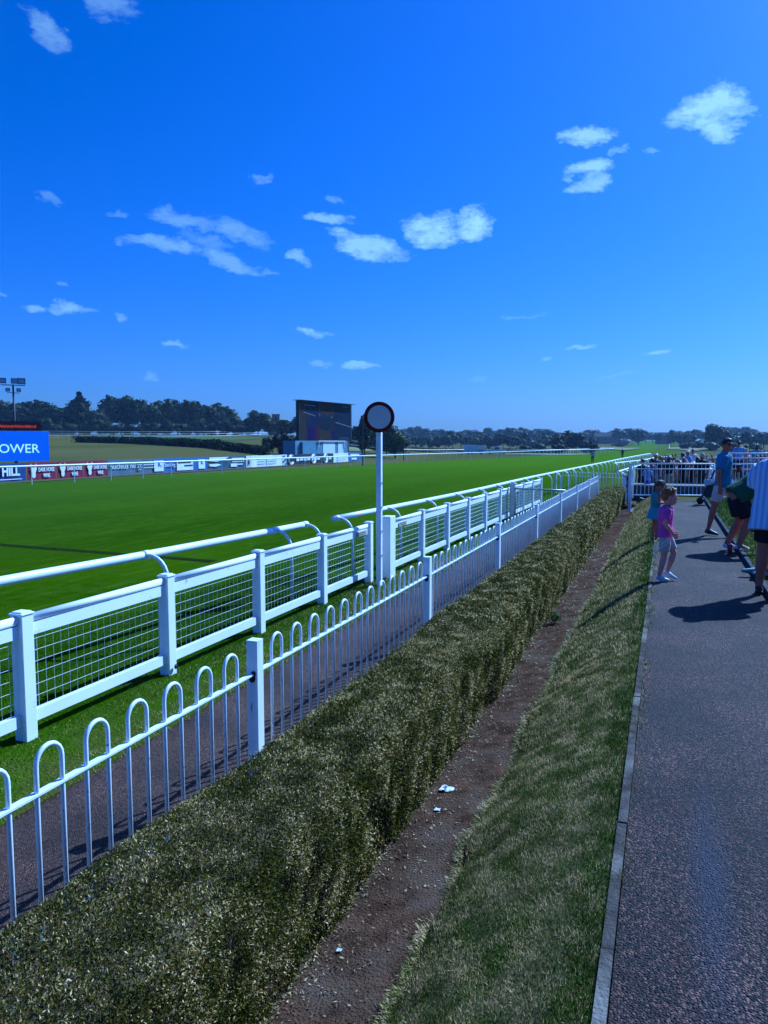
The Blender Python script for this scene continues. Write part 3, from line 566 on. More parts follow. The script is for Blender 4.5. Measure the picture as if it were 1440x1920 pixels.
m = MB(); m.box((-4.80, 13.30, -.25), (.20, .30, 1.20)); g = m.build('end_post', M['plastic'], f2, origin=o2); bv = g.modifiers.new('b', 'BEVEL'); bv.width = .01
for fo, o_, px, zc in ((f1, o1, (-4.93, 12.25), .135), (f2, o2, (-4.79, 14.05), .135)):
    m = MB(); m.box((px[0] + .028, px[1], zc), (.006, .46, .075)); nb_ = m.build('notice_plate', M['brass'], fo, origin=o_)
    m = MB()
    for k in range(2): m.box((px[0] + .0325, px[1] + .0, zc + .016 - .03 * k), (.002, .36 - .1 * k, .007))
    m.build('lettering', M['dark'], nb_, origin=o_)
m = MB(); m.ball((-4.98 + .095, 6.82, -.70), (.012, .03, .028), 8, 5); m.build('knot_hole', M['black'], f1, origin=o1)

# gate across the walkway: galvanised, beyond the fence
g = thing('field_gate', 'grey steel gate standing across the walkway between mesh fence and railings', 'gate', (-4.6, 24.1, -.8)); go = g.location.copy()
m = MB(); m.tube([(-4.50, 24.25, .25), (-2.85, 23.75, .25)], .028, 8); m.tube([(-4.5, 24.25, -.62), (-2.85, 23.75, -.62)], .022, 8); m.tube([(-2.85, 23.75, -.7), (-2.85, 23.75, .27)], .025, 8); m.tube([(-4.45, 24.23, -.7), (-4.45, 24.23, .27)], .025, 8)
m.build('gate_frame', M['galv'], g, smooth=True, origin=go)
m = MB()
for k in range(1, 14):
    t = k / 14; m.tube([(-4.5 + 1.65 * t, 24.25 - .5 * t, -.62), (-4.5 + 1.65 * t, 24.25 - .5 * t, .25)], .006, 5)
m.build('bars', M['galv'], g, origin=go)
m = MB(); m.box((-4.56, 24.35, -.2), (.16, .16, 1.2)); m.build('gate_post', M['galv'], g, origin=go)
m = MB(); m.tube([(-4.40, 24.2, .1), (-4.40, 24.12, .1), (-4.3, 24.1, .12)], .012, 6); m.build('latch', M['black'], g, origin=go)

# ------------------------------------------------------------------ plastic running rails on bent arms
def running_rail(label, C, y0, y1, step, zt=.32, rad=.052, arm_gap=2.1, arms=True, side=1, name='running_rail', far=False, armr=.026, foot=.30, group=None, zoff=None, first_arm=0.08, arms_at=None):
    pts = []; y = y0
    while y < y1: pts.append((curve_x(C, y), y)); y += step
    pts.append((curve_x(C, y1), y1))
    sm_ = []
    for i, (x, y) in enumerate(pts):
        q = [curve_x(C, min(y1 + 3, max(y0 - 3, y + k * step))) for k in (-1.5, -.75, 0, .75, 1.5)]; sm_.append((sum(q) / 5, y))
    base = lambda x, y: (tz(x, y) if y > 40 or x < -20 else -.8)
    o = Vector((sm_[0][0], y0, base(sm_[0][0], y0))); f = thing(name, label, 'rail', o, group=group)
    H = zt + .8
    m = MB(); m.tube([(x, y, base(x, y) + H) for x, y in sm_], rad, 10 if not far else 6, round_ends=False); m.build('top_rail', M['plastic'], f, smooth=True, origin=o)
    if arms:
        ya = arms_at or [y0 + first_arm + k * arm_gap for k in range(100)]
        for cnt, y in enumerate(ya):
            if y > y1: break
            x = sum(curve_x(C, min(y1 + 3, max(y0 - 3, y + k * step))) for k in (-1.5, -.75, 0, .75, 1.5)) / 5; b = base(x, y)
            m = MB(); P = [Vector((x, y, b + H - .01))]
            for i in range(0, 7):
                t = PI / 2 * i / 6; P.append(Vector((x + side * (.05 + .26 * math.sin(t)), y, b + H + .0 - .26 * (1 - math.cos(t)))))
            P.append(Vector((x + side * (foot + .03), y, b - .05)))
            m.tube(P, armr, 8 if y < 30 else 5); m.tube([(x, y - .05, b + H), (x, y + .05, b + H)], rad * 1.10, 10 if y < 30 else 6)
            m.build('bent_arm', M['plastic'], f, smooth=True, origin=o)
    return f
running_rail('white plastic running rail nearest the camera, ending in front of the tall post', NEAR, 3.0, 11.75, .5, arms_at=[4.9, 7.8, 10.68, 11.66])
running_rail('long white plastic running rail that starts behind the tall post and curves to the horizon', NEAR, 12.72, 112, 1.5, arm_gap=2.32, first_arm=.15, rad=.052)
running_rail('white running rail beside the far racecourse straight climbing the hill', NEAR, 240, 800, 12, rad=.07, arms=False, far=True)
running_rail('short white plastic rail leading to the crowd, farther from camera of the two', [(-3.35, 53), (-2.7, 58), (-1.9, 63), (-1.3, 70), (-1.0, 78)], 53, 78, 1.5, arm_gap=2.6)
running_rail('short white plastic rail leading to the crowd, nearer the barrier', [(-2.15, 38), (-1.95, 42), (-1.7, 46), (-1.3, 52)], 38, 52, 1.5, arm_gap=2.6)
# infield side: straight posts
def post_rail(label, pts, gap, h=1.1, rad=.06, pr=.03, name='running_rail', group=None, posts=True, mat='plastic'):
    P = [Vector((x, y, tz(x, y))) for x, y in pts]; o = P[0].copy(); f = thing(name, label, 'rail', o, group=group)
    m = MB(); dense = []
    for a, b in zip(P, P[1:]):
        n = max(1, int((b - a).length / 4))
        for i in range(n): q = a.lerp(b, i / n); dense.append(Vector((q.x, q.y, tz(q.x, q.y) + h)))
    q = P[-1]; dense.append(Vector((q.x, q.y, tz(q.x, q.y) + h)))
    m.tube(dense, rad, 8); m.build('top_rail', M[mat], f, smooth=True, origin=o)
    if posts:
        s = 0.0; cnt = 0
        for a, b in zip(P, P[1:]):
            Ls = (b - a).length
            while s < Ls and cnt < 100:
                q = a.lerp(b, s / Ls); m = MB(); zb = tz(q.x, q.y)
                m.tube([(q.x, q.y, zb - .1), (q.x, q.y, zb + h)], pr, 6); m.build('post', M[mat], f, origin=o); s += gap; cnt += 1
            s -= Ls
    return f
fp = [(x, y) for x, y in FARR if y <= 230]
ext = [(curve_x(FARR, y), y) for y in lin(12, 230, 60)]
post_rail('long white running rail on single posts along the infield side of the course', ext, 2.95, 1.12, .055)
def gp(px, d):                              # ground point under photo column px at camera depth d
    r = ray(px, HOR); t = d / (r.x * FW.x + r.y * FW.y) if False else d
    k = d / ((r.x * -math.sin(YAW) + r.y * math.cos(YAW)))
    return (r.x * k, r.y * k)
IR = 'white rails across the infield'
post_rail('thin white infield rail closest to the trees, topmost of the three lines', [gp(-40, 212), gp(120, 216), gp(260, 220), gp(380, 230), gp(480, 250)], 18, 1.1, .035, pr=.02, group=IR)
post_rail('thin white infield rail, middle of the three lines below the trees', [gp(-40, 178), gp(120, 179), gp(260, 182), gp(400, 190), gp(500, 215)], 18, 1.1, .035, pr=.02, group=IR)
post_rail('thin white infield rail, lowest of the three lines, bending back beside the dark infield hedge', [gp(-40, 148), gp(60, 148), gp(100, 150), gp(180, 146), gp(300, 150), gp(420, 160), gp(490, 180)], 18, 1.1, .035, pr=.02, group=IR)
post_rail('thin white rail across the brown field behind the tall disc-topped post', [gp(650, 150), gp(720, 148), gp(870, 175)], 8, 1.1, .07, group=IR)
post_rail('low white rail in front of the dark tree clump on the far bend', [gp(940, 165), gp(1010, 165), gp(1110, 175), gp(1150, 200)], 6, 1.1, .07, group=IR)

# ------------------------------------------------------------------ winning post
w = thing('winning_post', 'tall white post topped by a grey disc with dark red rim', 'post', (-4.64, 12.42, -.8)); wo_ = w.location.copy()
m = MB(); m.box((-4.64, 12.42, .62), (.088, .088, 2.86)); p = m.build('pole', M['wood_white'], w, origin=wo_); bv = p.modifiers.new('b', 'BEVEL'); bv.width = .006
m = MB()
for k in range(4): m.box((-4.585, 12.42, -.25 + .42 * k), (.012, .02, .03))
m.build('bolts', M['galv'], w, origin=wo_)
dc = at(716.5, 783, 2.05); vdir = (Vector((0, 0, EYE)) - Vector((-4.64, 12.42, 2.05))); vdir.z = 0; vdir.normalize()
cz = EYE + (HOR - 783) / FOC * 13.3; ctr = Vector((-4.64, 12.42, cz)) + vdir * .075; sx_ = vdir.cross(Vector((0, 0, 1))).normalized()
def disc(r0, t, mat, name, off):
    m = MB(); rs = [(ctr + vdir * (off - t / 2), sx_ * r0 * .985, Vector((0, 0, r0 * .985))), (ctr + vdir * (off - t / 2 + .004), sx_ * r0, Vector((0, 0, r0))), (ctr + vdir * (off + t / 2 - .004), sx_ * r0, Vector((0, 0, r0))), (ctr + vdir * (off + t / 2), sx_ * r0 * .985, Vector((0, 0, r0 * .985)))]
    m.rings(rs, 64); return m.build(name, mat, w, origin=wo_)
disc(.262, .03, M['disc_red'], 'red_rim', 0); disc(.199, .012, M['disc_face'], 'disc_face', .018)

# ------------------------------------------------------------------ boards and banners on the infield side
def text_mesh(txt, size, mat, name, parent, M4, bold=0.0, sx=1.0, align='CENTER', ext=.01):
    cu = bpy.data.curves.new('t', 'FONT'); cu.body = txt; cu.size = size; cu.align_x = align; cu.align_y = 'CENTER'; cu.extrude = ext; cu.offset = bold; cu.resolution_u = 3
    ob = bpy.data.objects.new('t', cu); COL.objects.link(ob); bpy.context.view_layer.update()
    me = bpy.data.meshes.new_from_object(ob.evaluated_get(bpy.context.evaluated_depsgraph_get())); bpy.data.objects.remove(ob); me.name = name
    me.transform(M4 @ Matrix.Diagonal((sx, 1, 1, 1))); me.materials.clear(); me.materials.append(mat); o = bpy.data.objects.new(name, me); COL.objects.link(o); o.parent = parent; return o
BX = -37.9                                   # the line of banners
def by(px): return onx(px, BX)
def banner(px0, px1, mat, label, h=1.12, z0=.12, sag=0.0, xo=0):
    y0, y1 = by(px0) + .03, by(px1) - .03; f = thing('banner', label, 'banner', (BX + xo, (y0 + y1) / 2, tz(BX, (y0 + y1) / 2)), group='advertising banners along the infield rail')
    b = MB(); n = 10; vs = []
    for i in range(n + 1):
        y = (y0 + (y1 - y0) * i / n) - (y0 + y1) / 2
        for zz, dx in ((z0, .03 * math.sin(i * 1.9)), (z0 + h * .5, .02 * math.sin(i * 2.3 + 1)), (z0 + h, 0)):
            vs.append((dx, y, zz + .015 * math.sin(i * 1.3) * (zz > 1)))
    fs = [(k * 3 + i, (k + 1) * 3 + i, (k + 1) * 3 + i + 1, k * 3 + i + 1) for k in range(n) for i in range(2)]
    b.add(vs, fs); s = b.build('sheet', mat, f); so = s.modifiers.new('s', 'SOLIDIFY'); so.thickness = .01; so.offset = -1
    return f, y1 - y0
BR = Matrix.Rotation(PI / 2, 4, 'Z') @ Matrix.Rotation(PI / 2, 4, 'X')     # text in the YZ plane facing +X, reading towards +Y
def bt(f, txt, size, y, z, mat='vinyl_white', bold=.0, sx=1.0, name='lettering'): return text_mesh(txt, size, M[mat], name, f, Matrix.Translation((.07, y, z)) @ BR, bold, sx)
def bpoly(f, pts, mat='vinyl_white', name='emblem', x=.075):
    m = MB(); n = len(pts); m.add([(x + dx, y, z) for dx in (0, .01) for y, z in pts], [tuple(range(n)), tuple(n + i for i in range(n))][1:]); return m.build(name, M[mat], f)
f, Lb = banner(-60, 47, M['navy'], 'navy banner with bold white letters HILL and a thin white line'); bt(f, 'WILLIAM HILL', .78, Lb / 2 - 2.75, .72, bold=.03, sx=.9); m = MB(); m.box((.075, Lb / 2 - 2.2, .25), (.01, 3.6, .04)); m.build('stripe', M['vinyl_white'], f)
HD_ = [(-.02, -.42), (.10, -.42), (.16, -.30), (.14, -.12), (.24, .12), (.20, .22), (.27, .30), (.19, .46), (.17, .32), (.11, .20), (.04, .22), (-.03, .20), (-.09, .32), (-.11, .46), (-.19, .30), (-.12, .22), (-.16, .12), (-.06, -.12), (-.08, -.30)]
def dh(px0, px1, label, ex):
    f, Lb = banner(px0, px1, M['maroon'], label)
    bpoly(f, [(-Lb / 2 + ex + y * 1.3, .70 + z * 1.05) for y, z in HD_]); bt(f, 'DARK HORSE', .36, .36, .76, bold=.008, sx=Lb / 3.9); bt(f, 'WINE', .36, .36, .38, bold=.008, sx=Lb / 3.9); 
    m = MB(); m.box((.08, -Lb / 2 + ex + .05, .42), (.008, .05, .05)); m.build('nostril', M['maroon'], f)
dh(47, 103, 'maroon banner reading DARK HORSE WINE beside the navy banner', .45); dh(103, 155, 'middle maroon banner reading DARK HORSE WINE', .45); dh(155, 201, 'maroon banner reading DARK HORSE WINE next to the grey banner', .45)
f, Lb = banner(201, 290, M['vinyl_grey'], 'long grey banner with rounded white letters and a white knot emblem'); bt(f, 'nucleus nii', .55, -Lb * .22, .75, sx=1.25); m = MB()
for k in range(6): m.tube([(.075, Lb * .13 + .2 * math.cos(k * PI / 3) + .12 * math.cos(a), .72 + .2 * math.sin(k * PI / 3) + .12 * math.sin(a)) for a in lin(0, 2 * PI, 9)], .022, 4)
m.build('emblem', M['vinyl_white'], f)
m = MB()
for k in range(14): m.box((.075, Lb * .24 + k * .2, .80), (.01, .13, .09)); m.box((.075, Lb * .24 + k * .2, .58), (.01, .14, .07))
m.build('small_print', M['vinyl_white'], f)
f, Lb = banner(290, 327, M['vinyl_blue'], 'blue banner with a white square logo and the script words is backing'); m = MB(); m.box((.07, -Lb * .36, .66), (.01, 1.2, .85)); m.build('logo_panel', M['vinyl_white'], f); bt(f, 'K', .6, -Lb * .34, .78, 'vinyl_blue', .02).data.transform(Matrix.Translation((.008, 0, 0))); bt(f, 'is backing', .42, Lb * .14, .70, sx=1.1)
f, Lb = banner(327, 362, M['vinyl_blue'], 'blue banner carrying a white lettered panel'); m = MB(); m.box((.07, 0, .62), (.01, Lb * .9, .82)); m.build('white_panel', M['vinyl_white'], f); m = MB()
for r_ in range(2):
    for k in range(9 - 3 * r_): m.box((.08, -Lb * .36 + r_ * .9 + k * Lb * .08, .85 - .27 * r_), (.01, .2, .14))
m.build('small_print', M['dark'], f)
f, Lb = banner(362, 390, M['vinyl_blue'], 'blue banner with one small white square logo'); m = MB(); m.box((.07, 0, .66), (.01, 1.0, .8)); m.build('logo_panel', M['vinyl_white'], f); bt(f, 'K', .5, 0, .8, 'vinyl_blue', .02).data.transform(Matrix.Translation((.008, 0, 0)))
f, Lb = banner(390, 428, M['vinyl_teal'], 'dark teal banner with a pale sweeping shape'); bpoly(f, [(-Lb / 2, .85), (-Lb * .1, .8), (Lb * .25, .95), (Lb * .48, 1.2), (-Lb / 2, 1.2)]); bpoly(f, [(-Lb / 2, .42), (-Lb * .2, .35), (Lb * .1, .5), (-Lb * .1, .62), (-Lb / 2, .6)])
f, Lb = banner(428, 461, M['vinyl_teal'], 'dark teal banner with rows of small white lettering'); m = MB()
for k in range(8): m.box((.07, -Lb * .32 + k * Lb * .09, 1.0), (.01, .25, .17)); 
for k in range(7): m.box((.07, -Lb * .3 + k * Lb * .1, .74), (.01, .2, .1))
m.box((.07, -Lb * .25, .42), (.01, 1.1, .3)); m.box((.07, Lb * .1, .48), (.01, 1.1, .1)); m.build('small_print', M['vinyl_white'], f)
f, Lb = banner(461, 470, M['vinyl_white'], 'narrow white banner with a dark red upright mark'); m = MB(); m.box((.07, 0, .65), (.01, Lb * .3, .5)); m.build('mark', M['maroon'], f)
f, Lb = banner(470, 529, M['vinyl_white'], 'long white banner with faint rows of small lettering, left of the screen trailer'); m = MB()
for r_ in range(3):
    for k in range(22): m.box((.07, -Lb * .3 + k * Lb * .028, .98 - r_ * .26), (.01, .13, .1))
m.build('small_print', M['trailer_lt'], f)
f, Lb = banner(529, 538, M['vinyl_white'], 'narrow banner with black and white figures'); m = MB()
for k in range(4): m.box((.07, (-1) ** k * .25, .3 + k * .26), (.01, .5, .13))
m.build('figures', M['dark'], f)
for i, (a, b, lb) in enumerate(((538, 581, 'dark banner with a pale ring and a block of white letters'), (581, 604, 'dark banner with a pale ring, second from the white banner under the screen'), (604, 625, 'dark banner with a pale ring beside the white banner under the screen'))):
    f, Lb = banner(a, b, M['black'], lb); m = MB()
    for rr in (.50, .36): m.tube([(.075, -Lb / 2 + .8 + 1.4 * rr * math.cos(t), .68 + rr * math.sin(t)) for t in lin(.6, 5.7, 14)], .05, 4)
    m.build('ring', M['vinyl_white'], f); m = MB()
    for k in range(5 if i == 0 else 2): m.box((.07, -.4 + k * .9, .66 + .05 * (k % 2)), (.01, .7, .34)); 
    m.build('lettering', M['vinyl_white'], f)
f, Lb = banner(625, 653, M['vinyl_white'], 'plain white banner under the right edge of the big screen')
m = MB()
for r_ in range(3): m.box((.07, 0, .95 - .26 * r_), (.01, Lb * .75, .04))
m.build('small_print', M['trailer_lt'], f)
f, Lb = banner(653, 677, M['vinyl_blue'], 'blue and white banner at the far end of the row'); bpoly(f, [(-Lb * .4, .9), (Lb * .3, .8), (Lb * .3, 1.05), (-Lb * .4, 1.1)]); bpoly(f, [(-Lb * .3, .35), (Lb * .1, .35), (Lb * .1, .6), (-Lb * .3, .6)])

# bookmaker board with the readout above it (left edge)
fx = Vector((-math.sin(YAW + .42), math.cos(YAW + .42), 0)); rx_ = Vector((fx.y, -fx.x, 0)); D0 = 52.0
def facing(px, d, extra=0.0):
    x, y = gp(px, d); a = math.atan2(-x, y); return (x, y, tz(x, y)), a
loc, a = facing(-40, D0)
rotB = a * .96; sc = D0 / FOC / math.cos(math.atan((720 + 40) / FOC))
def zpx(y, d): return EYE + (HOR - y) / FOC * d
bw_ = 4.35
b = thing('advertising_board', 'large bright blue board with pale capital letters at the edge of the course', 'board', loc, rotB); zb = loc[2]
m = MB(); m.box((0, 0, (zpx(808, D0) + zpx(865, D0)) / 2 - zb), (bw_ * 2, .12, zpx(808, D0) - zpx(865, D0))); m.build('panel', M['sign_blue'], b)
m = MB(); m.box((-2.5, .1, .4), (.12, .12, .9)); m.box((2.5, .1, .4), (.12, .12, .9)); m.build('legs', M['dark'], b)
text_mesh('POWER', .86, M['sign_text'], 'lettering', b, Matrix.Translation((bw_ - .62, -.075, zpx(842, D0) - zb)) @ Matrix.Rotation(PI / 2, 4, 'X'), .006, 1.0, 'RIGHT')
r_ = thing('led_readout', 'dark red electronic readout board on top of the blue board', 'display', (loc[0], loc[1], zpx(808, D0) + .01), rotB)
m = MB(); m.box((-.42, .0, .31), (bw_ * 2 - .05, .3, .60)); m.build('case', M['led'], r_); m = MB()
for k in range(46): m.box((bw_ - 3.6 + k * .062, -.157, .30 + .06 * math.sin(k * 2.1)), (.035, .006, random.choice((.05, .09, .14))))
m.build('lit_characters', M['led_on'], r_); m = MB(); m.box((-.42, -.01, .635), (bw_ * 2, .36, .05)); m.build('hood', M['dark'], r_)

# floodlight mast
x, y = gp(29, 66); fl = thing('floodlight_mast', 'grey floodlight mast with three large lamps above two small ones', 'floodlight', (x, y, tz(x, y)), math.atan2(-x, y)); zb = tz(x, y); zt_ = zpx(716, 66) - zb
m = MB(); m.tube([(0, 0, 0), (0, 0, zt_ - .3)], [.13, .07], 10); m.build('mast', M['dark'], fl, smooth=True); m = MB(); m.beam((-.95, 0, zt_ - .35), (.95, 0, zt_ - .35), .07, .07); m.beam((-.5, 0, zt_ - 1.0), (.5, 0, zt_ - 1.0), .05, .05); m.build('crossbars', M['dark'], fl)
for dx, w_, rr, z_ in ((-.78, .55, .25, 0), (.12, .55, -.1, 0), (.66, .62, -.2, 0), (-.42, .36, .2, -.75), (.42, .36, -.2, -.75)):
    m = MB(); k = w_ / .55
    m.rings([(Vector((dx, -.28 * k, zt_ + z_ - .02)), Vector((w_ / 2, .06, .23 * k)), Vector((-w_ / 2, .06, .23 * k))), (Vector((dx, -.05 * k, zt_ + z_ + .02)), Vector((w_ / 2.3, .05, .19 * k)), Vector((-w_ / 2.3, .05, .19 * k))), (Vector((dx, .18 * k, zt_ + z_)), Vector((w_ / 5, .02, .08 * k)), Vector((-w_ / 5, .02, .08 * k)))], 4)
    lamp = m.build('lamp_head', M['dark'], fl); m = MB(); m.box((dx, -.31 * k, zt_ + z_ - .03), (w_ * .8, .02, .32 * k), rx=-.1); m.build('lens', M['galv'], lamp)
for px, d, ht, nm in ((680, 84, 5.1, 'slim dark pole with a small camera on top just beside the big screen'), (757, 112, 2.6, 'slim dark pole standing in the brown field right of the disc')):
    x, y = gp(px, d); p = thing('camera_pole', nm, 'pole', (x, y, tz(x, y))); m = MB(); m.tube([(0, 0, 0), (0, 0, ht)], .07, 8); m.build('pole', M['dark'], p); m = MB(); m.box((0, 0, ht + .12), (.3, .3, .22)); m.build('head', M['black'], p)

# ------------------------------------------------------------------ big screen on its trailer
A_ = gp(562, 99); B_ = gp(660, 111); A3, B3 = Vector((*A_, 0)), Vector((*B_, 0)); sw = (B3 - A3).length; sang = math.atan2(B3.y - A3.y, B3.x - A3.x); zg = tz(A_[0], A_[1])
s = thing('video_screen', 'big outdoor video screen showing a dark racing picture, raised above a trailer', 'screen', (A3.x, A3.y, zg), sang)
z0, z1 = 1.7 + 4 / FOC * 99 - zg, zpx(752, 99) - zg
m = MB(); m.box((sw / 2, .30, (z0 + z1) / 2), (sw, .5, z1 - z0)); m.build('cabinet', M['black'], s)
m = MB(); m.box((sw / 2 - .15, .1, z1 + .07), (sw + .5, 1.3, .05), rx=0); m.build('rain_hood', M['dark'], s)
def em(name, c): return pm(name, tuple(a * 1.5 for a in c), tuple(a * .7 for a in c), 3.5, 0.9, detail=2, contrast=(.3, .7))
SCOL = [em('s1', (.030, .020, .028)), em('s2', (.012, .020, .050)), em('s3', (.040, .028, .026)), em('s4', (.014, .010, .062)), em('s5', (.010, .020, .040)), em('s6', (.05, .012, .03)), M['black']]
for x0, x1, a0, a1, ci in ((.02, .12, .02, .98, 2), (.12, .34, .35, .98, 1), (.12, .27, .02, .35, 3), (.27, .34, .02, .35, 5), (.34, .64, .62, .98, 2), (.34, .58, .02, .28, 2), (.34, .64, .28, .62, 0), (.64, .98, .02, .98, 4), (.58, .64, .02, .28, 3)):
    m = MB(); m.box((sw * (x0 + x1) / 2, .035, z0 + (z1 - z0) * (a0 + a1) / 2), (sw * (x1 - x0) - .004, .02, (z1 - z0) * (a1 - a0) - .004)); m.build('picture_panel', SCOL[ci], s)
m = MB(); HS = z1 - z0
def sbar(x0, a0, x1, a1, w_): m.beam((sw * x0, .015, z0 + HS * a0), (sw * x1, .015, z0 + HS * a1), .01, w_)
sbar(.07, .72, .28, .64, .05); sbar(.66, .50, .98, .38, .06); sbar(.35, .76, .35, .98, .03); sbar(.16, .5, .16, .66, .02); sbar(.125, .02, .125, .34, .03)
for k in range(9): sbar(.09 + k * .022, .9, .105 + k * .022, .9, .05); 
for k in range(5): sbar(.82 + k * .022, .93, .835 + k * .022, .93, .04)
for k in range(6): sbar(.74 + k * .035, .03, .755 + k * .035, .10, .03)
m.build('caption_marks', M['galv'], s)
m = MB()
m.ball((sw * .47, .02, z0 + HS * .42), (sw * .11, .02, HS * .16), 7, 5); m.ball((sw * .53, .02, z0 + HS * .50), (sw * .07, .02, HS * .13), 6, 5); m.ball((sw * .44, .02, z0 + HS * .55), (sw * .05, .02, HS * .15), 6, 5); m.ball((sw * .37, .02, z0 + HS * .62), (sw * .05, .02, HS * .09), 10, 6); m.ball((sw * .585, .02, z0 + HS * .63), (sw * .035, .02, HS * .07), 10, 6); m.build('picture_figure', SCOL[4], s)
m = MB(); m.tube([(sw * .585 + .12 * math.cos(t), .0, z0 + HS * .64 + .16 * math.sin(t)) for t in lin(3.1, 6.8, 10)], .03, 4); m.tube([(sw * .35, .0, z0 + HS * .7), (sw * .36, 0, z0 + HS * .64)], .06, 5); m.build('picture_highlight', M['trailer_lt'], s)
t = thing('screen_trailer', 'blue grey trailer with pale doors carrying the big screen', 'trailer', (A3.x, A3.y, zg), sang)
m = MB(); m.box((sw * .42, 1.0, .3 + (z0 - .32) / 2), (sw * .98, 1.9, z0 - .32)); m.build('body', M['trailer_blue'], t)
m = MB(); m.box((sw * .08 - .5, .5, z0 * .52), (.7, 1.6, z0 - .45)); m.build('end_locker', M['trailer_blue'], t)
for x0, x1 in ((.42, .65), (.71, .82)):
    m = MB(); m.box((sw * (x0 + x1) / 2, .03, .2 + (z0 - .2) / 2), (sw * (x1 - x0), .04, z0 - .34)); m.build('door', M['trailer_lt'], t)
m = MB(); m.box((sw * .58, -.1, z0 - .06), (sw * .52, .12, .1)); m.box((sw * .33, -.1, z0 - .5), (.06, .08, .9)); m.box((sw * .83, -.1, z0 - .5), (.06, .08, .9)); m.build('awning_frame', M['vinyl_white'], t)
m = MB(); m.box((sw * .90, .5, z0 * .5), (sw * .1, .8, z0 - .1)); m.build('support_frame', M['dark'], t)
for k in (.3, .55):
    m = MB(); m.rings([(Vector((sw * k, -.02, .32)), Vector((.32, 0, 0)), Vector((0, 0, .32))), (Vector((sw * k, .2, .32)), Vector((.32, 0, 0)), Vector((0, 0, .32)))], 16); m.build('wheel', M['tyre'], t)

# ------------------------------------------------------------------ vehicles far down the course
def wheel(par, x, y, r=.34):
    m = MB(); m.rings([(Vector((x, y - .1, r)), Vector((r, 0, 0)), Vector((0, 0, r))), (Vector((x, y + .1, r)), Vector((r, 0, 0)), Vector((0, 0, r)))], 16); wv_ = m.build('wheel', M['tyre'], par)
    m = MB(); m.rings([(Vector((x, y - .115, r)), Vector((r * .55, 0, 0)), Vector((0, 0, r * .55))), (Vector((x, y - .10, r)), Vector((r * .55, 0, 0)), Vector((0, 0, r * .55)))], 12); m.build('rim', M['galv'], wv_)
px0 = gp(868, 178); va = YAW - .12; vx = Vector((math.cos(va), math.sin(va), 0))
def vloc(off): q = Vector((*px0, 0)) + vx * off; return (q.x, q.y, tz(q.x, q.y))
hb = thing('horse_trailer', 'tall pale box trailer hitched behind the pickup', 'trailer', vloc(0), va)
m = MB(); m.box((1.55, 0, 1.2), (2.9, 1.9, 1.75)); m.build('box_body', M['trailer_lt'], hb); m = MB(); m.box((1.55, 0, 2.10), (3.0, 2.0, .08)); m.build('roof', M['vinyl_white'], hb); m = MB(); m.box((1.55, -.96, 1.3), (.04, .03, 1.5)); m.box((.5, -.96, .9), (1.8, .03, .05)); m.build('trim', M['galv'], hb); wheel(hb, 1.3, -.9, .3); wheel(hb, 2.0, -.9, .3)
h2 = thing('equipment_trailer', 'lower pale trailer with red markings between the box trailer and pickup', 'trailer', vloc(3.05), va)
m = MB(); m.box((1.05, 0, 1.15), (2.0, 1.8, 1.55)); m.build('box_body', M['trailer_lt'], h2); m = MB(); m.box((1.05, -.92, .75), (1.5, .03, .3)); m.build('marking', M['maroon'], h2); m = MB(); m.box((1.05, 0, 1.95), (2.1, 1.9, .06)); m.build('roof', M['vinyl_white'], h2); wheel(h2, 1.1, -.85, .3)
pk = thing('pickup_truck', 'silver pickup truck towing trailers beside the far rail', 'pickup truck', vloc(5.3), va)
m = MB(); prof_ = [(0, .45), (0, 1.05), (1.6, 1.05), (1.75, 1.75), (2.9, 1.75), (3.5, 1.1), (4.6, 1.0), (4.7, .5)]; n_ = len(prof_)
m.add([(x, yy, z) for yy in (-.85, .85) for x, z in prof_], [tuple(range(n_)), tuple(reversed(range(n_, 2 * n_)))] + [(i, i + n_, (i + 1) % n_ + n_, (i + 1) % n_) for i in range(n_)]); m.build('body', M['trailer_lt'], pk)
m = MB(); m.add([(1.9, -.87, 1.12), (3.2, -.87, 1.12), (2.8, -.87, 1.62), (1.98, -.87, 1.62)], [(0, 1, 2, 3)]); m.add([(2.95, -.7, 1.70), (2.95, .7, 1.70), (3.48, .7, 1.16), (3.48, -.7, 1.16)], [(0, 3, 2, 1)]); m.build('window', M['glass'], pk); wheel(pk, .9, -.8); wheel(pk, 3.9, -.8)

# ------------------------------------------------------------------ church tower behind the trees
x, y = gp(518, 330); ct = thing('brick_tower', 'square brown brick tower rising above the far trees', 'tower', (x, y, 4.0), .4)
m = MB(); m.box((0, 0, 4.7), (3.1, 3.1, 9.6)); m.build('wall', M['brick'], ct); m = MB(); m.box((0, 0, 9.6), (3.4, 3.4, .35)); m.build('parapet', M['brick'], ct); m = MB(); m.box((0, -1.56, 7.6), (.8, .04, 1.6)); m.build('louvre_window', M['black'], ct)
m = MB(); m.box((-2.4, 0, 4.1), (1.8, 2.6, 6.6)); m.build('nave', M['brick'], ct)

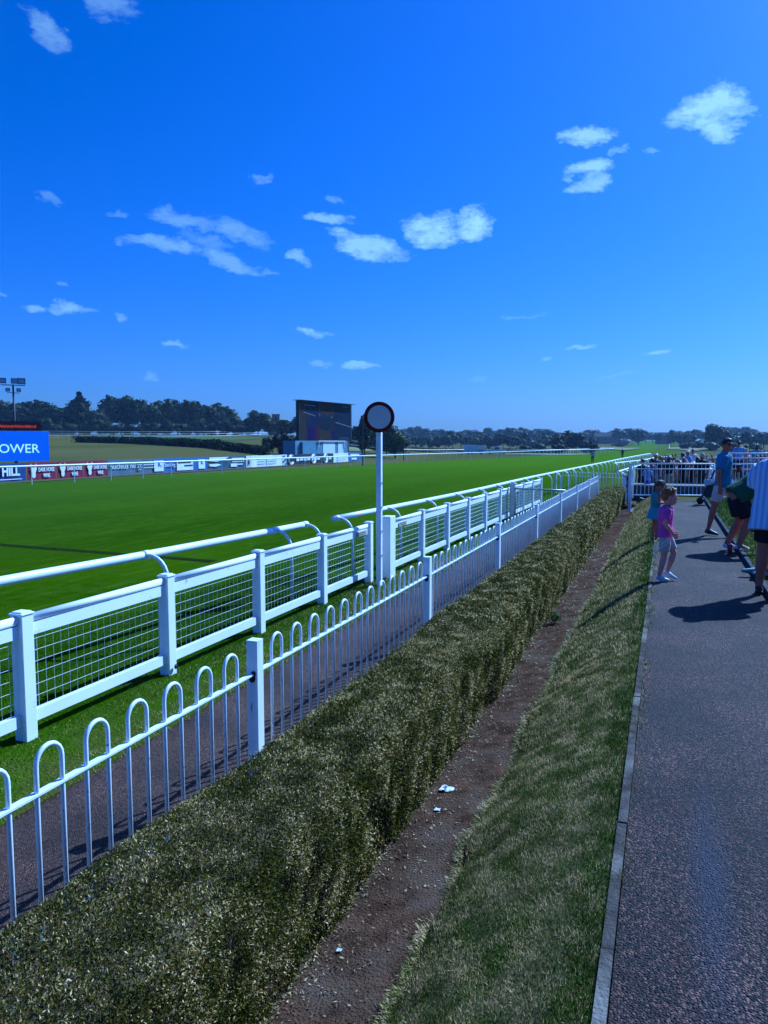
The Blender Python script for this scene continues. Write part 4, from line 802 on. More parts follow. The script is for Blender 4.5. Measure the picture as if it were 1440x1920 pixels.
# ------------------------------------------------------------------ trees
def tree_proto(kind, seed, leaves=2600):
    rng = np.random.default_rng(seed); lobes = []
    if kind == 'round': env = (.42, .58, .38); nl = 14
    elif kind == 'tall': env = (.30, .56, .42); nl = 16
    elif kind == 'bush': env = (.62, .42, .42); nl = 14
    else: env = (.34, .58, .44); nl = 20
    for i in range(nl):
        a = rng.uniform(0, 2 * PI)
        if kind == 'cone':
            h = rng.random() ** 1.2; rr = (1 - h) * .34 * rng.random() ** .5; lobes.append((rr * math.cos(a), rr * math.sin(a), .12 + .78 * h, .14 * (1.15 - h)))
        else:
            b = rng.uniform(-1, 1); r = rng.random() ** .4; cb = math.sqrt(1 - b * b)
            lobes.append((env[0] * r * cb * math.cos(a) * .8, env[0] * r * cb * math.sin(a) * .8, env[1] + env[2] * b * r * .78, rng.uniform(.12, .21)))
    lobes.append((0, 0, env[1], env[0] * .62))
    Ls = np.array(lobes); pick = rng.integers(0, len(Ls), leaves); n_ = rng.normal(0, 1, (leaves, 3)); n_ /= np.linalg.norm(n_, axis=1)[:, None]
    rad = Ls[pick, 3] * (0.80 + .32 * rng.random(leaves)); C = Ls[pick, :3] + n_ * rad[:, None]
    C[:, 2] = np.maximum(C[:, 2], .03 + .04 * rng.random(leaves))
    C = C[vnoise(C * 9, seed % 7) > .28]; n = len(C)
    d = rng.normal(0, 1, (n, 3)); d /= np.linalg.norm(d, axis=1)[:, None]; q = np.cross(d, rng.normal(0, 1, (n, 3))); q /= np.linalg.norm(q, axis=1)[:, None]
    s = .020 + .022 * rng.random(n); ev, ef = [], []
    for (cx_, cy_, cz_, r0) in lobes:      # solid lump inside each lobe
        o = len(ev); K, Q = 8, 5
        for i in range(Q + 1):
            th = -PI / 2 + PI * i / Q
            for j in range(K):
                a = 2 * PI * j / K; k = r0 * .80 * (1 + .2 * rng.normal()); ev.append((cx_ + k * math.cos(th) * math.cos(a), cy_ + k * math.cos(th) * math.sin(a), max(.04, cz_ + k * math.sin(th))))
        ef += [(o + i * K + j, o + i * K + (j + 1) % K, o + (i + 1) * K + (j + 1) % K, o + (i + 1) * K + j) for i in range(Q) for j in range(K)]
    return C, d * s[:, None], q * (s * .7)[:, None], (ev, ef)
def trunk_mesh(kind):
    m = MB(); top = .5 if kind != 'bush' else .3
    m.tube([(0, 0, -.03), (.005, .0, .12), (.0, .01, top)], [.026, .02, .01], 7)
    for k in range(5):
        a = k * 2.4; m.tube([(0, 0, .14 + .05 * k), (.09 * math.cos(a), .09 * math.sin(a), .28 + .06 * k), (.2 * math.cos(a), .2 * math.sin(a), .42 + .06 * k)], [.011, .008, .004], 5)
    return m
PROTO = {}
for i, (kind, mt, sdn) in enumerate((('round', 'tree_a', 1), ('round', 'tree_b', 2), ('tall', 'tree_a', 3), ('tall', 'tree_b', 4), ('bush', 'tree_c', 5), ('bush', 'tree_d', 6), ('cone', 'tree_c', 7), ('round', 'tree_c', 8), ('bush', 'tree_a', 9), ('tall', 'tree_d', 10))):
    C, U, V, ex_ = tree_proto(kind, sdn * 13); me_o = quads('crown', C, U, V, M[mt], extra=ex_); tr = trunk_mesh(kind).build('trunk', M['bark'], smooth=True)
    PROTO[i] = (me_o.data, tr.data, kind); bpy.data.objects.remove(me_o); bpy.data.objects.remove(tr)
def tree(pi, px, ytop, d, wpx, label, group, name=None, sink=0.0):
    x, y = gp(px, d); zb = tz(x, y) - .15; z1 = EYE + (HOR - ytop) / FOC * d; h = (z1 - zb) / .98; w_ = wpx / FOC * d
    kind = PROTO[pi][2]; base_w = {'round': .84, 'tall': .64, 'bush': 1.2, 'cone': .62}[kind]
    s_ = w_ / base_w
    r = thing(name or {'bush': 'bush', 'cone': 'conifer_tree'}.get(kind, 'broadleaf_tree'), label, 'bush' if kind == 'bush' else 'tree', (x, y, zb), random.uniform(0, 6.28), group); r.scale = (s_, s_, h)
    for nm, me in (('crown', PROTO[pi][0]), ('trunk', PROTO[pi][1])):
        o = bpy.data.objects.new(nm, me); COL.objects.link(o); o.parent = r
    return r
rr = random.Random(5)
# left treeline, front and back rows
G1 = 'trees behind the left-hand infield'
LT = [(-30, 748, 70), (0, 752, 60), (28, 757, 52), (52, 753, 50), (76, 751, 46), (96, 761, 44), (118, 768, 40), (136, 760, 44), (166, 770, 44), (188, 766, 30), (208, 742, 34), (228, 747, 34), (250, 746, 36), (272, 750, 34), (294, 752, 34), (314, 752, 34), (334, 750, 34), (352, 751, 34), (372, 754, 34), (390, 760, 30), (404, 756, 36), (424, 762, 34), (438, 777, 26), (454, 788, 24)]
for i, (px, yt, w_) in enumerate(LT):
    seg = 'behind the blue board and floodlight mast' if px < 110 else ('around the dark conifer' if px < 195 else ('in the tall even row right of the dark conifer' if px < 395 else 'at the low end of the row toward the big screen'))
    tree(rr.choice([0, 2, 3, 2, 7]), px, yt, 252 + rr.uniform(-6, 12), w_ * 1.35, 'dark green tree %s' % seg, G1 + ' ' + seg)
for px in range(-20, 470, 26):
    seg = 'under the left-hand treeline'
    tree(rr.choice([4, 8, 5]), px, 786 + rr.uniform(-8, 8), 240, 46, 'low bushy growth filling the foot of the infield treeline', 'bushes under the left-hand treeline')
tree(6, 151, 731, 248, 66, 'darkest and tallest conifer in the infield treeline', None)
MID = [(484, 772, 235, 42, 0, 'round dark tree standing alone left of the brick tower'), (508, 786, 220, 34, 1, 'grey green round tree below the brick tower'), (538, 788, 210, 36, 3, 'loose green tree between the brick tower and the big screen'), (560, 782, 200, 34, 2, 'green tree partly hidden by the edge of the big screen'),
 (503, 814, 118, 34, 5, 'small pale bush at the end of the infield hedge'), (535, 804, 112, 48, 4, 'round dark bush in front of the screen trailer'), (470, 793, 240, 34, 8, 'dark low trees behind the infield rails'), (522, 812, 130, 40, 5, 'pale scrubby bush behind the round dark bush'), (560, 810, 122, 36, 8, 'dark bush touching the screen trailer'),
 (664, 800, 180, 34, 2, 'dark tree showing beside the right edge of the big screen'), (684, 781, 130, 34, 3, 'ragged leafy tree behind the slim camera pole'), (706, 790, 140, 44, 2, 'dark tree hidden behind the disc-topped post'), (741, 792, 128, 44, 9, 'pale birch-like tree right of the disc-topped post'), (725, 800, 150, 40, 0, 'dark tree between the disc-topped post and the birch')]
for px, yt, d, w_, pi, lb in MID: tree(pi, px, yt, d, w_ * 1.15, lb, None)
# far treeline to the right
for i, px in enumerate(range(756, 1450, 13)):
    yt = 806 + 3.5 * math.sin(px * .031) + rr.uniform(-3.5, 3) + (4 if 1120 < px < 1260 else 0)
    d = 520 + rr.uniform(-60, 90); seg = 'on the skyline behind the far vehicles' if px < 960 else ('on the skyline above the course bend' if px < 1180 else 'on the skyline above the crowd')
    tree(rr.choice([0, 1, 7, 2]), px, yt, d, rr.uniform(24, 34), 'hazy blue green tree %s' % seg, 'far trees ' + seg)
for i, px in enumerate(list(range(765, 850, 14)) + list(range(865, 1125, 13))):
    d = 330 + rr.uniform(-25, 25); yt = 817 + rr.uniform(-5, 4)
    if 840 < px < 960: yt -= 5
    seg = 'behind the field and vehicles' if px < 945 else 'behind the far bend'
    tree(rr.choice([0, 4, 8, 7, 9]), px, yt, d, rr.uniform(24, 34), 'dark middle-distance tree %s' % seg, 'middle-distance trees ' + seg)
CL = [(1044, 813, 215, 30, 7), (1062, 809, 222, 34, 0), (1080, 812, 212, 32, 7), (1098, 821, 205, 30, 4), (1112, 826, 200, 22, 4), (1050, 828, 195, 30, 4), (1012, 826, 240, 30, 4), (985, 832, 240, 28, 8)]
for px, yt, d, w_, pi in CL: tree(pi, px, yt, d, w_ * 1.2, 'near-black tree in the dense clump on the far bend', 'trees of the dark clump on the far bend')
SP = [(1197, 805, 430, 32, 0, 'large round tree left of the hill track'), (1236, 812, 460, 14, 2, 'small upright tree at the top of the hill track'), (1258, 807, 400, 18, 3, 'upright tree just right of the hill track'), (1275, 812, 380, 22, 0, 'tree above the left part of the crowd'), (1290, 812, 360, 26, 1, 'rounded tree above the crowd'), (1312, 822, 300, 34, 5, 'pale round bush above the crowd'),
 (1343, 797, 260, 40, 0, 'biggest tree, behind the man in sunglasses'), (1362, 806, 265, 26, 9, 'pale loose tree touching the biggest tree behind the man in sunglasses'), (1385, 812, 300, 28, 2, 'blue green tree above the smoky part of the crowd'), (1406, 810, 290, 26, 7, 'dark tree near the pink-roofed stall'), (1432, 812, 290, 26, 0, 'dark tree above the pink-roofed stall'), (1335, 824, 250, 34, 4, 'low dark bush under the biggest tree'), (1160, 826, 380, 26, 8, 'low bush above the two people on the course'), (1172, 820, 420, 22, 5, 'pale tree above the far man on the course'), (1285, 826, 280, 26, 4, 'low bush behind the left part of the crowd'), (1372, 826, 240, 30, 4, 'low dark bush behind the blue-shirted spectator'), (1415, 826, 240, 30, 8, 'low green bush left of the pink-roofed stall')]
for px, yt, d, w_, pi, lb in SP: tree(pi, px, yt, d, w_ * 1.2, lb, None)
# low houses among the far trees
for px, d, w_, lb in ((1128, 500, 9, 'low far house with dark roof left of the small trees'), (1145, 520, 12, 'wide far house with dark roof left of the hill track'), (1243, 480, 8, 'small pale far house right of the hill track')):
    x, y = gp(px, d); hh = thing('house', lb, 'house', (x, y, tz(x, y)), rr.uniform(-.3, .3)); m = MB(); m.box((0, 0, 2.4), (w_, 6, 4.8)); m.build('wall', M['brick'], hh); m = MB(); m.add([(-w_ / 2 - .3, -3.4, 4.6), (w_ / 2 + .3, -3.4, 4.6), (w_ / 2 + .3, 3.4, 4.6), (-w_ / 2 - .3, 3.4, 4.6), (-w_ / 2, 0, 7.2), (w_ / 2, 0, 7.2)], [(0, 1, 5, 4), (2, 3, 4, 5), (1, 2, 5), (3, 0, 4)]); m.build('roof', M['slate'], hh)
    for k in (-.25, .25): m = MB(); m.box((w_ * k, -3.03, 3.4), (1.2, .06, 1.2)); m.build('window', M['glass'], hh)
# infield hedge
def far_hedge(pts, h, w_, label, mt, nleaf):
    P = [Vector((*gp(*p), 0)) for p in pts]; o = Vector((P[0].x, P[0].y, tz(P[0].x, P[0].y))); f = thing('infield_hedge', label, 'hedge', o); seg = [(b - a).length for a, b in zip(P, P[1:])]; tot = sum(seg)
    t = RNG.random(nleaf) * tot; C = []
    for v in t:
        for a, b, s_ in zip(P, P[1:], seg):
            if v <= s_: q = a.lerp(b, v / s_); break
            v -= s_
        C.append((q.x, q.y, tz(q.x, q.y)))
    C = np.array(C) + np.stack([RNG.normal(0, w_ / 3, nleaf), RNG.normal(0, w_ / 3, nleaf), RNG.random(nleaf) * h], 1)
    C[:, 2] += .35 * h * (vnoise(C * np.array([.3, .3, 0]), 3) - .5) * (RNG.random(nleaf) > .3)
    quads('leaves', C, RNG.normal(0, .11, (nleaf, 3)), RNG.normal(0, .08, (nleaf, 3)), M[mt], f, origin=o)
far_hedge([(143, 142), (180, 141), (260, 136), (340, 124), (420, 114), (500, 108)], 1.15, 1.2, 'long dark hedge cutting across the brown infield', 'tree_c', 16000)
far_hedge([(560, 160), (620, 165), (700, 170), (760, 172)], 1.3, 1.6, 'low scrubby hedge behind the screen trailer', 'tree_d', 6000)
far_hedge([(770, 200), (860, 215), (950, 205), (1040, 190)], 1.0, 2.2, 'low rough hedge behind the far vehicles', 'tree_d', 6000)
# pale sand and mown patches on the infield
def patch(name, px0, px1, d0, d1, mat, dz=.03):
    mb = MB(); n = 24; vs = []
    for i in range(n + 1):
        t = i / n; px = px0 + (px1 - px0) * t; e = math.sin(PI * t) ** .5
        dm = (d0 + d1) / 2 + (d1 - d0) * .2 * math.sin(t * 7)
        for s_ in (-1, -.4, .4, 1): x, y = gp(px, dm + s_ * (d1 - d0) / 2 * e); vs.append((x, y, tz(x, y) + dz))
    mb.add(vs, [(k * 4 + i, (k + 1) * 4 + i, (k + 1) * 4 + i + 1, k * 4 + i + 1) for k in range(n) for i in range(3)]); o = mb.build(name, mat, smooth=True); o['kind'] = 'structure'; return o
M['sand'] = pm('pale_sand', (.42, .38, .30), (.3, .27, .2), .3, .95, coord='World'); M['straw'] = pm('straw_grass', (.26, .235, .13), (.17, .165, .09), .15, .95, coord='World', stretch=(1, .3, 1)); M['midgreen'] = pm('mown_green', (.062, .125, .040), (.05, .10, .03), .1, .95, coord='World')
patch('mown_turf', 120, 500, 165, 205, M['midgreen'], .05); patch('sand_patch', 330, 420, 146, 160, M['sand'], .1); patch('straw_patch', 560, 700, 150, 175, M['straw'], .08); patch('straw_patch', 745, 880, 205, 250, M['straw'], .2); patch('straw_patch', 940, 1110, 168, 180, M['sand'], .1)
patch('straw_patch', 1120, 1200, 260, 330, M['straw'], .3); patch('straw_patch', 1250, 1330, 240, 330, M['straw'], .3)

# ------------------------------------------------------------------ terrace, barriers, stall
tr_ = MB(); tr_.box((5.1, 27.7, .02), (12.4, 1.2, .54)); struct(tr_.build('terrace_step', M['concrete']))
tr_ = MB(); tr_.box((5.1, 27.05, .03), (12.3, .1, .48)); struct(tr_.build('terrace_riser', M['concrete_dark']))
grid('path', lambda y: lin(-1.0, 12, 6), [24.75, 27.0, 29, 33, 38, 45, 60, 80, 110], M['concrete'], .02)
def barrier(label, A, B, h=1.07, gap=.113, zb=0.0, top2=True):
    A, B = Vector((*A, zb)), Vector((*B, zb)); d = B - A; Ln = d.length; d.normalize(); f = thing('steel_barrier', label, 'barrier', A, group='white steel barriers before the crowd')
    Z = Vector((0, 0, 1)); m = MB(); m.tube([A + Z * h - A, B + Z * h - A], .02, 8)
    if top2: m.tube([Z * (h - .16), B - A + Z * (h - .16)], .012, 6)
    m.tube([Z * .12, B - A + Z * .12], .018, 8); m.tube([Z * .02, Z * h], .022, 8); m.tube([B - A + Z * .02, B - A + Z * h], .022, 8); m.build('frame', M['white'], f, smooth=True)
    n = int(Ln / gap); m = MB()
    for i in range(1, n): q = d * (Ln * i / n); m.tube([q + Z * .12, q + Z * (h if not top2 else h - .0)], .0065, 6)
    m.build('bars', M['white'], f); m = MB()
    for t in (.12, .88): q = d * (Ln * t); s_ = Vector((-d.y, d.x, 0)); m.beam(q - s_ * .28 + Z * .015, q + s_ * .28 + Z * .015, .05, .02)
    m.build('feet', M['galv'], f)
barrier('white steel barrier directly behind the two children', (-.92, 24.5), (1.35, 25.0), zb=0.0)
barrier('white steel barrier seen behind the man in sunglasses', (1.40, 25.0), (3.4, 25.6), zb=0)
barrier('white steel barrier behind the spectator in a blue shirt', (1.6, 27.9), (3.9, 28.1), zb=.29)
barrier('white steel barrier at the edge of the photo near the pink-roofed stall', (3.95, 28.1), (6.4, 28.25), zb=.29)
q = thing('gate_post', 'thick grey white post at the hedge end of the nearest barrier', 'post', (-1.0, 24.3, -.35)); m = MB(); m.box((0, 0, .68), (.09, .09, 1.42)); m.build('post', M['wood_white'], q); m = MB(); m.box((0, 0, 1.4), (.1, .1, .02)); m.build('cap', M['galv'], q)
q = thing('notice_box', 'white box standing beside the end of the hedge', 'box', (-1.55, 35.4, -.8)); m = MB(); m.box((0, 0, .52), (.42, .3, 1.02)); m.build('cabinet', M['plastic'], q); m = MB(); m.box((0, 0, 1.05), (.46, .34, .04)); m.build('lid', M['vinyl_blue'], q)
st = thing('market_stall', 'pink-roofed stall at the edge of the photo above the crowd', 'stall', (gp(1424, 47)[0] + 1.6, 47.5, -.8), 0)
m = MB(); m.add([(-1.6, -1.6, 2.0), (3.2, -1.6, 2.0), (3.2, 1.6, 2.0), (-1.6, 1.6, 2.0), (-1.2, 0, 2.62), (2.8, 0, 2.62)], [(0, 1, 5, 4), (2, 3, 4, 5), (1, 2, 5), (3, 0, 4)]); m.build('roof', M['pink_roof'], st)
for x, y in ((-1.5, -1.5), (3.1, -1.5), (-1.5, 1.5), (3.1, 1.5)): m = MB(); m.tube([(x, y, 0), (x, y, 2.0)], .03, 6); m.build('leg', M['galv'], st)
m = MB(); m.box((.8, -1.45, .55), (4.4, .06, 1.1)); m.box((.8, 1.45, 1.0), (4.4, .05, 2.0)); m.build('side_panels', M['dark'], st)

# ------------------------------------------------------------------ people
SKIN = pm('skin', (.50, .14, .09), (.42, .115, .07), 6, .6, spec=.15); SKIN_P = pm('skin_pale', (.78, .30, .22), (.68, .25, .19), 6, .6, spec=.15)
def cloth(name, c, k=.8, sc=9): return pm(name, c, tuple(a * k for a in c), sc, .85, .35, 28, spec=.15, bdist=.02)
CL_ = {'magenta': cloth('magenta_cloth', (.80, .075, .36)), 'stone': cloth('stone_cloth', (.55, .40, .36)), 'teal': cloth('teal_cloth', (.03, .24, .27)), 'aqua': cloth('aqua_cloth', (.04, .33, .40)), 'lilac': cloth('pale_shorts', (.78, .52, .50)), 'forest': cloth('forest_cloth', (.012, .085, .045)),
 'black': cloth('black_cloth', (.012, .013, .02)), 'navyc': cloth('navy_cloth', (.02, .03, .09)), 'whitec': cloth('white_cloth', (.62, .64, .68)), 'denim': cloth('denim_cloth', (.10, .15, .26)), 'sky': cloth('sky_cloth', (.14, .32, .58)), 'grey': cloth('grey_cloth', (.20, .21, .24)), 'pinkc': cloth('pink_cloth', (.50, .25, .32)), 'redc': cloth('red_cloth', (.32, .03, .04)), 'tan': cloth('tan_cloth', (.34, .26, .18)), 'royal': cloth('royal_cloth', (.01, .07, .45))}
HAIR = {'ginger': pm('ginger_hair', (.42, .10, .02), (.20, .05, .012), 30, .5, .6, 90), 'brown': pm("brown_hair", (.12, .05, .024), (.06, .026, .014), 30, .5, .6, 90), 'dark': pm('dark_hair', (.012, .010, .010), (.02, .015, .012), 30, .45, .6, 90), 'blonde': pm('blonde_hair', (.30, .20, .09), (.2, .13, .06), 30, .5), 'greyh': pm('grey_hair', (.35, .34, .34), None, 30, .6)}
LEATHER = pm('brown_leather', (.09, .035, .022), (.05, .02, .015), 12, .5); TRAIN = pm('white_trainer', (.62, .64, .68), (.5, .52, .56), 12, .5); SOLE = pm('shoe_sole', (.10, .09, .08), (.05, .05, .05), 20, .8)
def stripes(name, c1, c2, sc, axis=0):
    m, t, b = newmat(name); n, l = t.nodes, t.links; tc_ = n.new('ShaderNodeTexCoord'); sp_ = n.new('ShaderNodeSeparateXYZ'); l.new(tc_.outputs['Object'], sp_.inputs[0])
    nn = n.new('ShaderNodeTexNoise'); nn.inputs['Scale'].default_value = 5; l.new(tc_.outputs['Object'], nn.inputs['Vector'])
    a = n.new('ShaderNodeMath'); a.operation = 'MULTIPLY'; l.new(sp_.outputs[axis], a.inputs[0]); a.inputs[1].default_value = sc
    a2 = n.new('ShaderNodeMath'); a2.operation = 'MULTIPLY_ADD'; l.new(nn.outputs[0], a2.inputs[0]); a2.inputs[1].default_value = 1.6; l.new(a.outputs[0], a2.inputs[2])
    s_ = n.new('ShaderNodeMath'); s_.operation = 'SINE'; l.new(a2.outputs[0], s_.inputs[0]); mr_ = n.new('ShaderNodeMapRange'); mr_.inputs[1].default_value = -.25; mr_.inputs[2].default_value = .25; l.new(s_.outputs[0], mr_.inputs[0])
    mx = n.new('ShaderNodeMix'); mx.data_type = 'RGBA'; l.new(mr_.outputs[0], mx.inputs[0]); mx.inputs[6].default_value = (*c1, 1); mx.inputs[7].default_value = (*c2, 1); l.new(mx.outputs[2], b.inputs['Base Color']); b.inputs['Roughness'].default_value = .85
    bp = n.new('ShaderNodeBump'); bp.inputs['Strength'].default_value = .5; bp.inputs['Distance'].default_value = .03; n4 = n.new('ShaderNodeTexNoise'); n4.inputs['Scale'].default_value = 7; l.new(tc_.outputs['Object'], n4.inputs['Vector']); l.new(n4.outputs[0], bp.inputs['Height']); l.new(bp.outputs[0], b.inputs['Normal'])
    return m
CL_['striped'] = stripes('striped_shirt', (.22, .42, .72), (.50, .62, .80), 95)
def fuse(o, voxel, it=4, fac=.5):
    r = o.modifiers.new('r', 'REMESH'); r.mode = 'VOXEL'; r.voxel_size = voxel; r.use_smooth_shade = True
    s_ = o.modifiers.new('s', 'SMOOTH'); s_.iterations = it; s_.factor = fac
    bpy.context.view_layer.update(); me = bpy.data.meshes.new_from_object(o.evaluated_get(bpy.context.evaluated_depsgraph_get())); o.modifiers.clear(); me.name = o.name; mats = list(o.data.materials); o.data = me
    if not me.materials:
        for mt in mats: me.materials.append(mt)
    return o
DEF = dict(P=(0, 0, .53), C=(0, .0, .70), N=(0, -.005, .845), HD=(0, .012, .928), shR=(.105, 0, .805), elR=(.135, -.015, .64), wrR=(.145, .03, .485), shL=(-.105, 0, .805), elL=(-.135, -.015, .64), wrL=(-.145, .03, .485),
           hipR=(.052, 0, .52), knR=(.056, .012, .285), anR=(.056, -.012, .045), toR=(.062, .085, .014), hipL=(-.052, 0, .52), knL=(-.056, .012, .285), anL=(-.056, -.012, .045), toL=(-.062, .085, .014))
def person(label, loc, rz, H, pose={}, top=('whitec', .4, 0.0), bottom=('shorts', 'grey', .85), shoes=TRAIN, hair=('short', 'brown'), skin=SKIN, hi=True, yaw=0, pitch=0, hs=1.0, group=None, girth=1.0, extras=None, loose=1.0, cat='person'):
    J = {k: Vector(v) * H for k, v in {**DEF, **pose}.items()}; r = thing('person', label, cat, loc, rz, group); g = girth * H; n = 14 if hi else 7; vox = .0075 if hi else 0
    def torso(m, infl, t0, t1, top_scale=1.0, flare=0.0):
        P, C, N_ = J['P'], J['C'], J['N']; hipv = (J['hipR'] - J['hipL']).normalized(); shv = (J['shR'] - J['shL']).normalized(); rs = []
        T = [(-.50, .098, .074), (-.30, .094, .070), (-.12, .090, .067), (0, .093, .066), (.25, .082, .056), (.5, .088, .058), (.72, .100, .062), (.88, .098, .055), (.97, .070, .045), (1.0, .036, .034)]
        for t, a, b in T:
            if t < t0 - 1e-6 or t > t1 + 1e-6: continue
            tt = max(0, t); p = (P * (1 - tt) ** 2 + (C * 2 - (P + N_) * .5) * 2 * tt * (1 - tt) + N_ * tt ** 2) if tt > 0 else P
            ax = ((C - P) * (1 - tt) + (N_ - C) * tt).normalized(); p = p + ((P - C).normalized() * (-t) * (N_ - P).length * .8 if t < 0 else Vector((0, 0, 0)))
            rv = (hipv * (1 - tt) + shv * tt).normalized(); rv = (rv - ax * rv.dot(ax)).normalized(); fv = ax.cross(rv); fl = infl + flare * max(0, .6 - t)
            rs.append((p, rv * (a * g + fl), fv * (b * g + fl)))
        m.rings(rs, n)
    # body in one skin
    b = MB(); torso(b, 0, -.12, 1.0)
    HD, Nk = J['HD'], J['N']; h3 = Matrix.Rotation(yaw, 3, 'Z') @ Matrix.Rotation(-pitch, 3, 'X'); hsc = H * hs
    b.tube([Nk - Vector((0, 0, .02 * H)), (Nk + HD) / 2, HD], [.036 * g, .030 * g, .03 * g], n)
    b.ball(HD, (.042 * hsc, .053 * hsc, .062 * hsc), n, 8 if hi else 5, h3)
    b.ball(HD + h3 @ Vector((0, .018, -.030)) * hsc, (.031 * hsc, .034 * hsc, .034 * hsc), n, 6, h3)
    if hi:
        b.tube([HD + h3 @ Vector((0, .044, .008)) * hsc, HD + h3 @ Vector((0, .054, -.012)) * hsc], [.005 * hsc, .008 * hsc], 8, True)
        for s_ in (-1, 1): b.ball(HD + h3 @ Vector((s_ * .043, -.004, -.004)) * hsc, (.007 * hsc, .012 * hsc, .018 * hsc), 8, 6, h3)
        b.ball(HD + h3 @ Vector((0, .047, -.034)) * hsc, (.017 * hsc, .008 * hsc, .006 * hsc), 8, 5, h3)
    for s_ in 'RL':
        sh, el, wr = J['sh' + s_], J['el' + s_], J['wr' + s_]
        b.tube([sh, sh.lerp(el, .5), el, el.lerp(wr, .35), wr], [.031 * g, .026 * g, .022 * g, .023 * g, .0145 * g], n, True)
        d = (wr - el).normalized(); sgn = 1 if s_ == 'R' else -1; side = Vector((0, 1, 0)); side = (side - d * side.dot(d)); side = side.normalized() if side.length > .2 else Vector((sgn, 0, 0)); nrm = d.cross(side) 
        hl = .048 * H * (1.0)
        hm = Matrix((side, nrm, d)).transposed()
        b.ball(wr + d * hl * .55, (.023 * H, .010 * H, .030 * H), 10 if hi else 6, 6 if hi else 4, hm)
        if hi:
            cu = nrm * (-sgn)
            for k, (o_, l_) in enumerate(((-.017, .030), (-.006, .040), (.005, .043), (.016, .038))):
                p0 = wr + d * hl * .95 + side * o_ * H; p1 = p0 + (d * .8 + cu * .35).normalized() * l_ * H * .5; p2 = p1 + (d * .5 + cu * .8).normalized() * l_ * H * .5; b.tube([p0, p1, p2], [.0055 * H, .005 * H, .0042 * H], 7, True)
            p0 = wr + d * hl * .4 + side * .019 * H; p1 = p0 + (d * .7 + side * .7).normalized() * .022 * H; b.tube([p0, p1, p1 + (d + cu * .4).normalized() * .016 * H], [.007 * H, .0058 * H, .005 * H], 7, True)
        hp, kn, an, to = J['hip' + s_], J['kn' + s_], J['an' + s_], J['to' + s_]
        b.tube([hp, hp.lerp(kn, .4), kn, kn.lerp(an, .3), kn.lerp(an, .7), an], [.052 * g, .045 * g, .031 * g, .033 * g, .023 * g, .019 * g], n, True)
        b.tube([an, an.lerp(to, .5), to], [.02 * g, .017 * g, .013 * g], 8, True)
    bo = b.build('body', skin, r, smooth=True)
    if hi: fuse(bo, vox * (1.0 if H > 1.4 else .75), 3, .4)
    # top
    if top:
        mt, sl, hem = top; m = MB(); torso(m, .016 * g * loose, hem, .97, flare=.0 if not isinstance(bottom, tuple) else .012 * H * (loose - 1))
        if sl > 0:
            for s_ in 'RL':
                sh, el, wr = J['sh' + s_], J['el' + s_], J['wr' + s_]; dd = (el - sh); e_ = sh + dd * min(1, sl * 2) * .95 if sl <= .5 else el
                pts = [sh - dd * .05, sh.lerp(e_, .5), e_]; rd = [.042 * g, .040 * g * loose, .040 * g * loose]
                if sl > .5: pts.append(el.lerp(wr, (sl - .5) * 2)); rd.append(.027 * g)
                m.tube(pts, rd, n)
        to_ = m.build('top', CL_[mt], r, smooth=True)
        if hi: fuse(to_, .010 if H > 1.4 else .007, 3, .5)
        if hi:
            m = MB(); ax = (J['HD'] - J['N']).normalized(); m.rings([(J['N'] - ax * .012 * H, Vector((.050, 0, 0)) * g, Vector((0, .046, 0)) * g), (J['N'] + ax * .012 * H, Vector((.041, 0, 0)) * g, Vector((0, .040, 0)) * g)], 14, False)
            co = m.build('collar', CL_[mt], to_, smooth=True); so = co.modifiers.new('s', 'SOLIDIFY'); so.thickness = .004
    if bottom:
        ty_, mt, ln = bottom; m = MB()
        if ty_ == 'skirt':
            P = J['P']; m.rings([(P + Vector((0, 0, .06 * H)), Vector((.085 * g, 0, 0)), Vector((0, .062 * g, 0))), (P - Vector((0, 0, .02 * H)), Vector((.12 * g, 0, 0)), Vector((0, .10 * g, 0))), (P - Vector((0, 0, ln * H)), Vector((.165 * g, 0, 0)), Vector((0, .145 * g, 0)))], 18)
        else:
            torso(m, .012 * g, -.12, .5)
            for s_ in 'RL':
                hp, kn, an = J['hip' + s_], J['kn' + s_], J['an' + s_]
                if ln <= 1: e_ = hp.lerp(kn, ln); m.tube([hp, hp.lerp(e_, .5), e_], [.060 * g, .059 * g, (.054 if ln < .95 else .046) * g], n)
                else: m.tube([hp, hp.lerp(kn, .5), kn, kn.lerp(an, .5), an + Vector((0, 0, .01))], [.060 * g, .052 * g, .040 * g, .036 * g, .030 * g], n)
        bt_ = m.build({'skirt': 'skirt', 'shorts': 'shorts'}.get(ty_, 'trousers'), CL_[mt], r, smooth=True)
        if hi: fuse(bt_, .010 if H > 1.4 else .007, 3, .5)
    # shoes
    for s_ in 'RL':
        an, to = J['an' + s_], J['to' + s_]; fd = (to - an); fh = Vector((fd.x, fd.y, 0)).normalized(); m = MB(); heel = an - fh * .022 * H; L_ = (to - an).length
        dn = (to - an).normalized(); up = (Vector((0, 0, 1)) - dn * dn.z).normalized() if abs(dn.z) < .95 else fh; sd_ = dn.cross(up)
        b0 = Vector((an.x, an.y, an.z)) - up * .030 * H * 0
        rs = []
        for t, w_, hgt, zc in ((-.24, .014, .016, -.012), (-.1, .021, .024, -.008), (.25, .022, .027, -.006), (.6, .022, .017, .0), (.95, .022, .012, .004), (1.12, .013, .008, .004)):
            c = an.lerp(to, t); rs.append((c + up * zc * H, sd_ * w_ * H, up * hgt * H))
        m.rings(rs, 10); so_ = m.build('shoe', shoes, r, smooth=True)
        m = MB(); rs = [(c - up * .0 + (Vector((0, 0, 0)) - up * (v.length * .86)), u * 1.06, up * .006 * H) for c, u, v in rs]; m.rings(rs, 10)
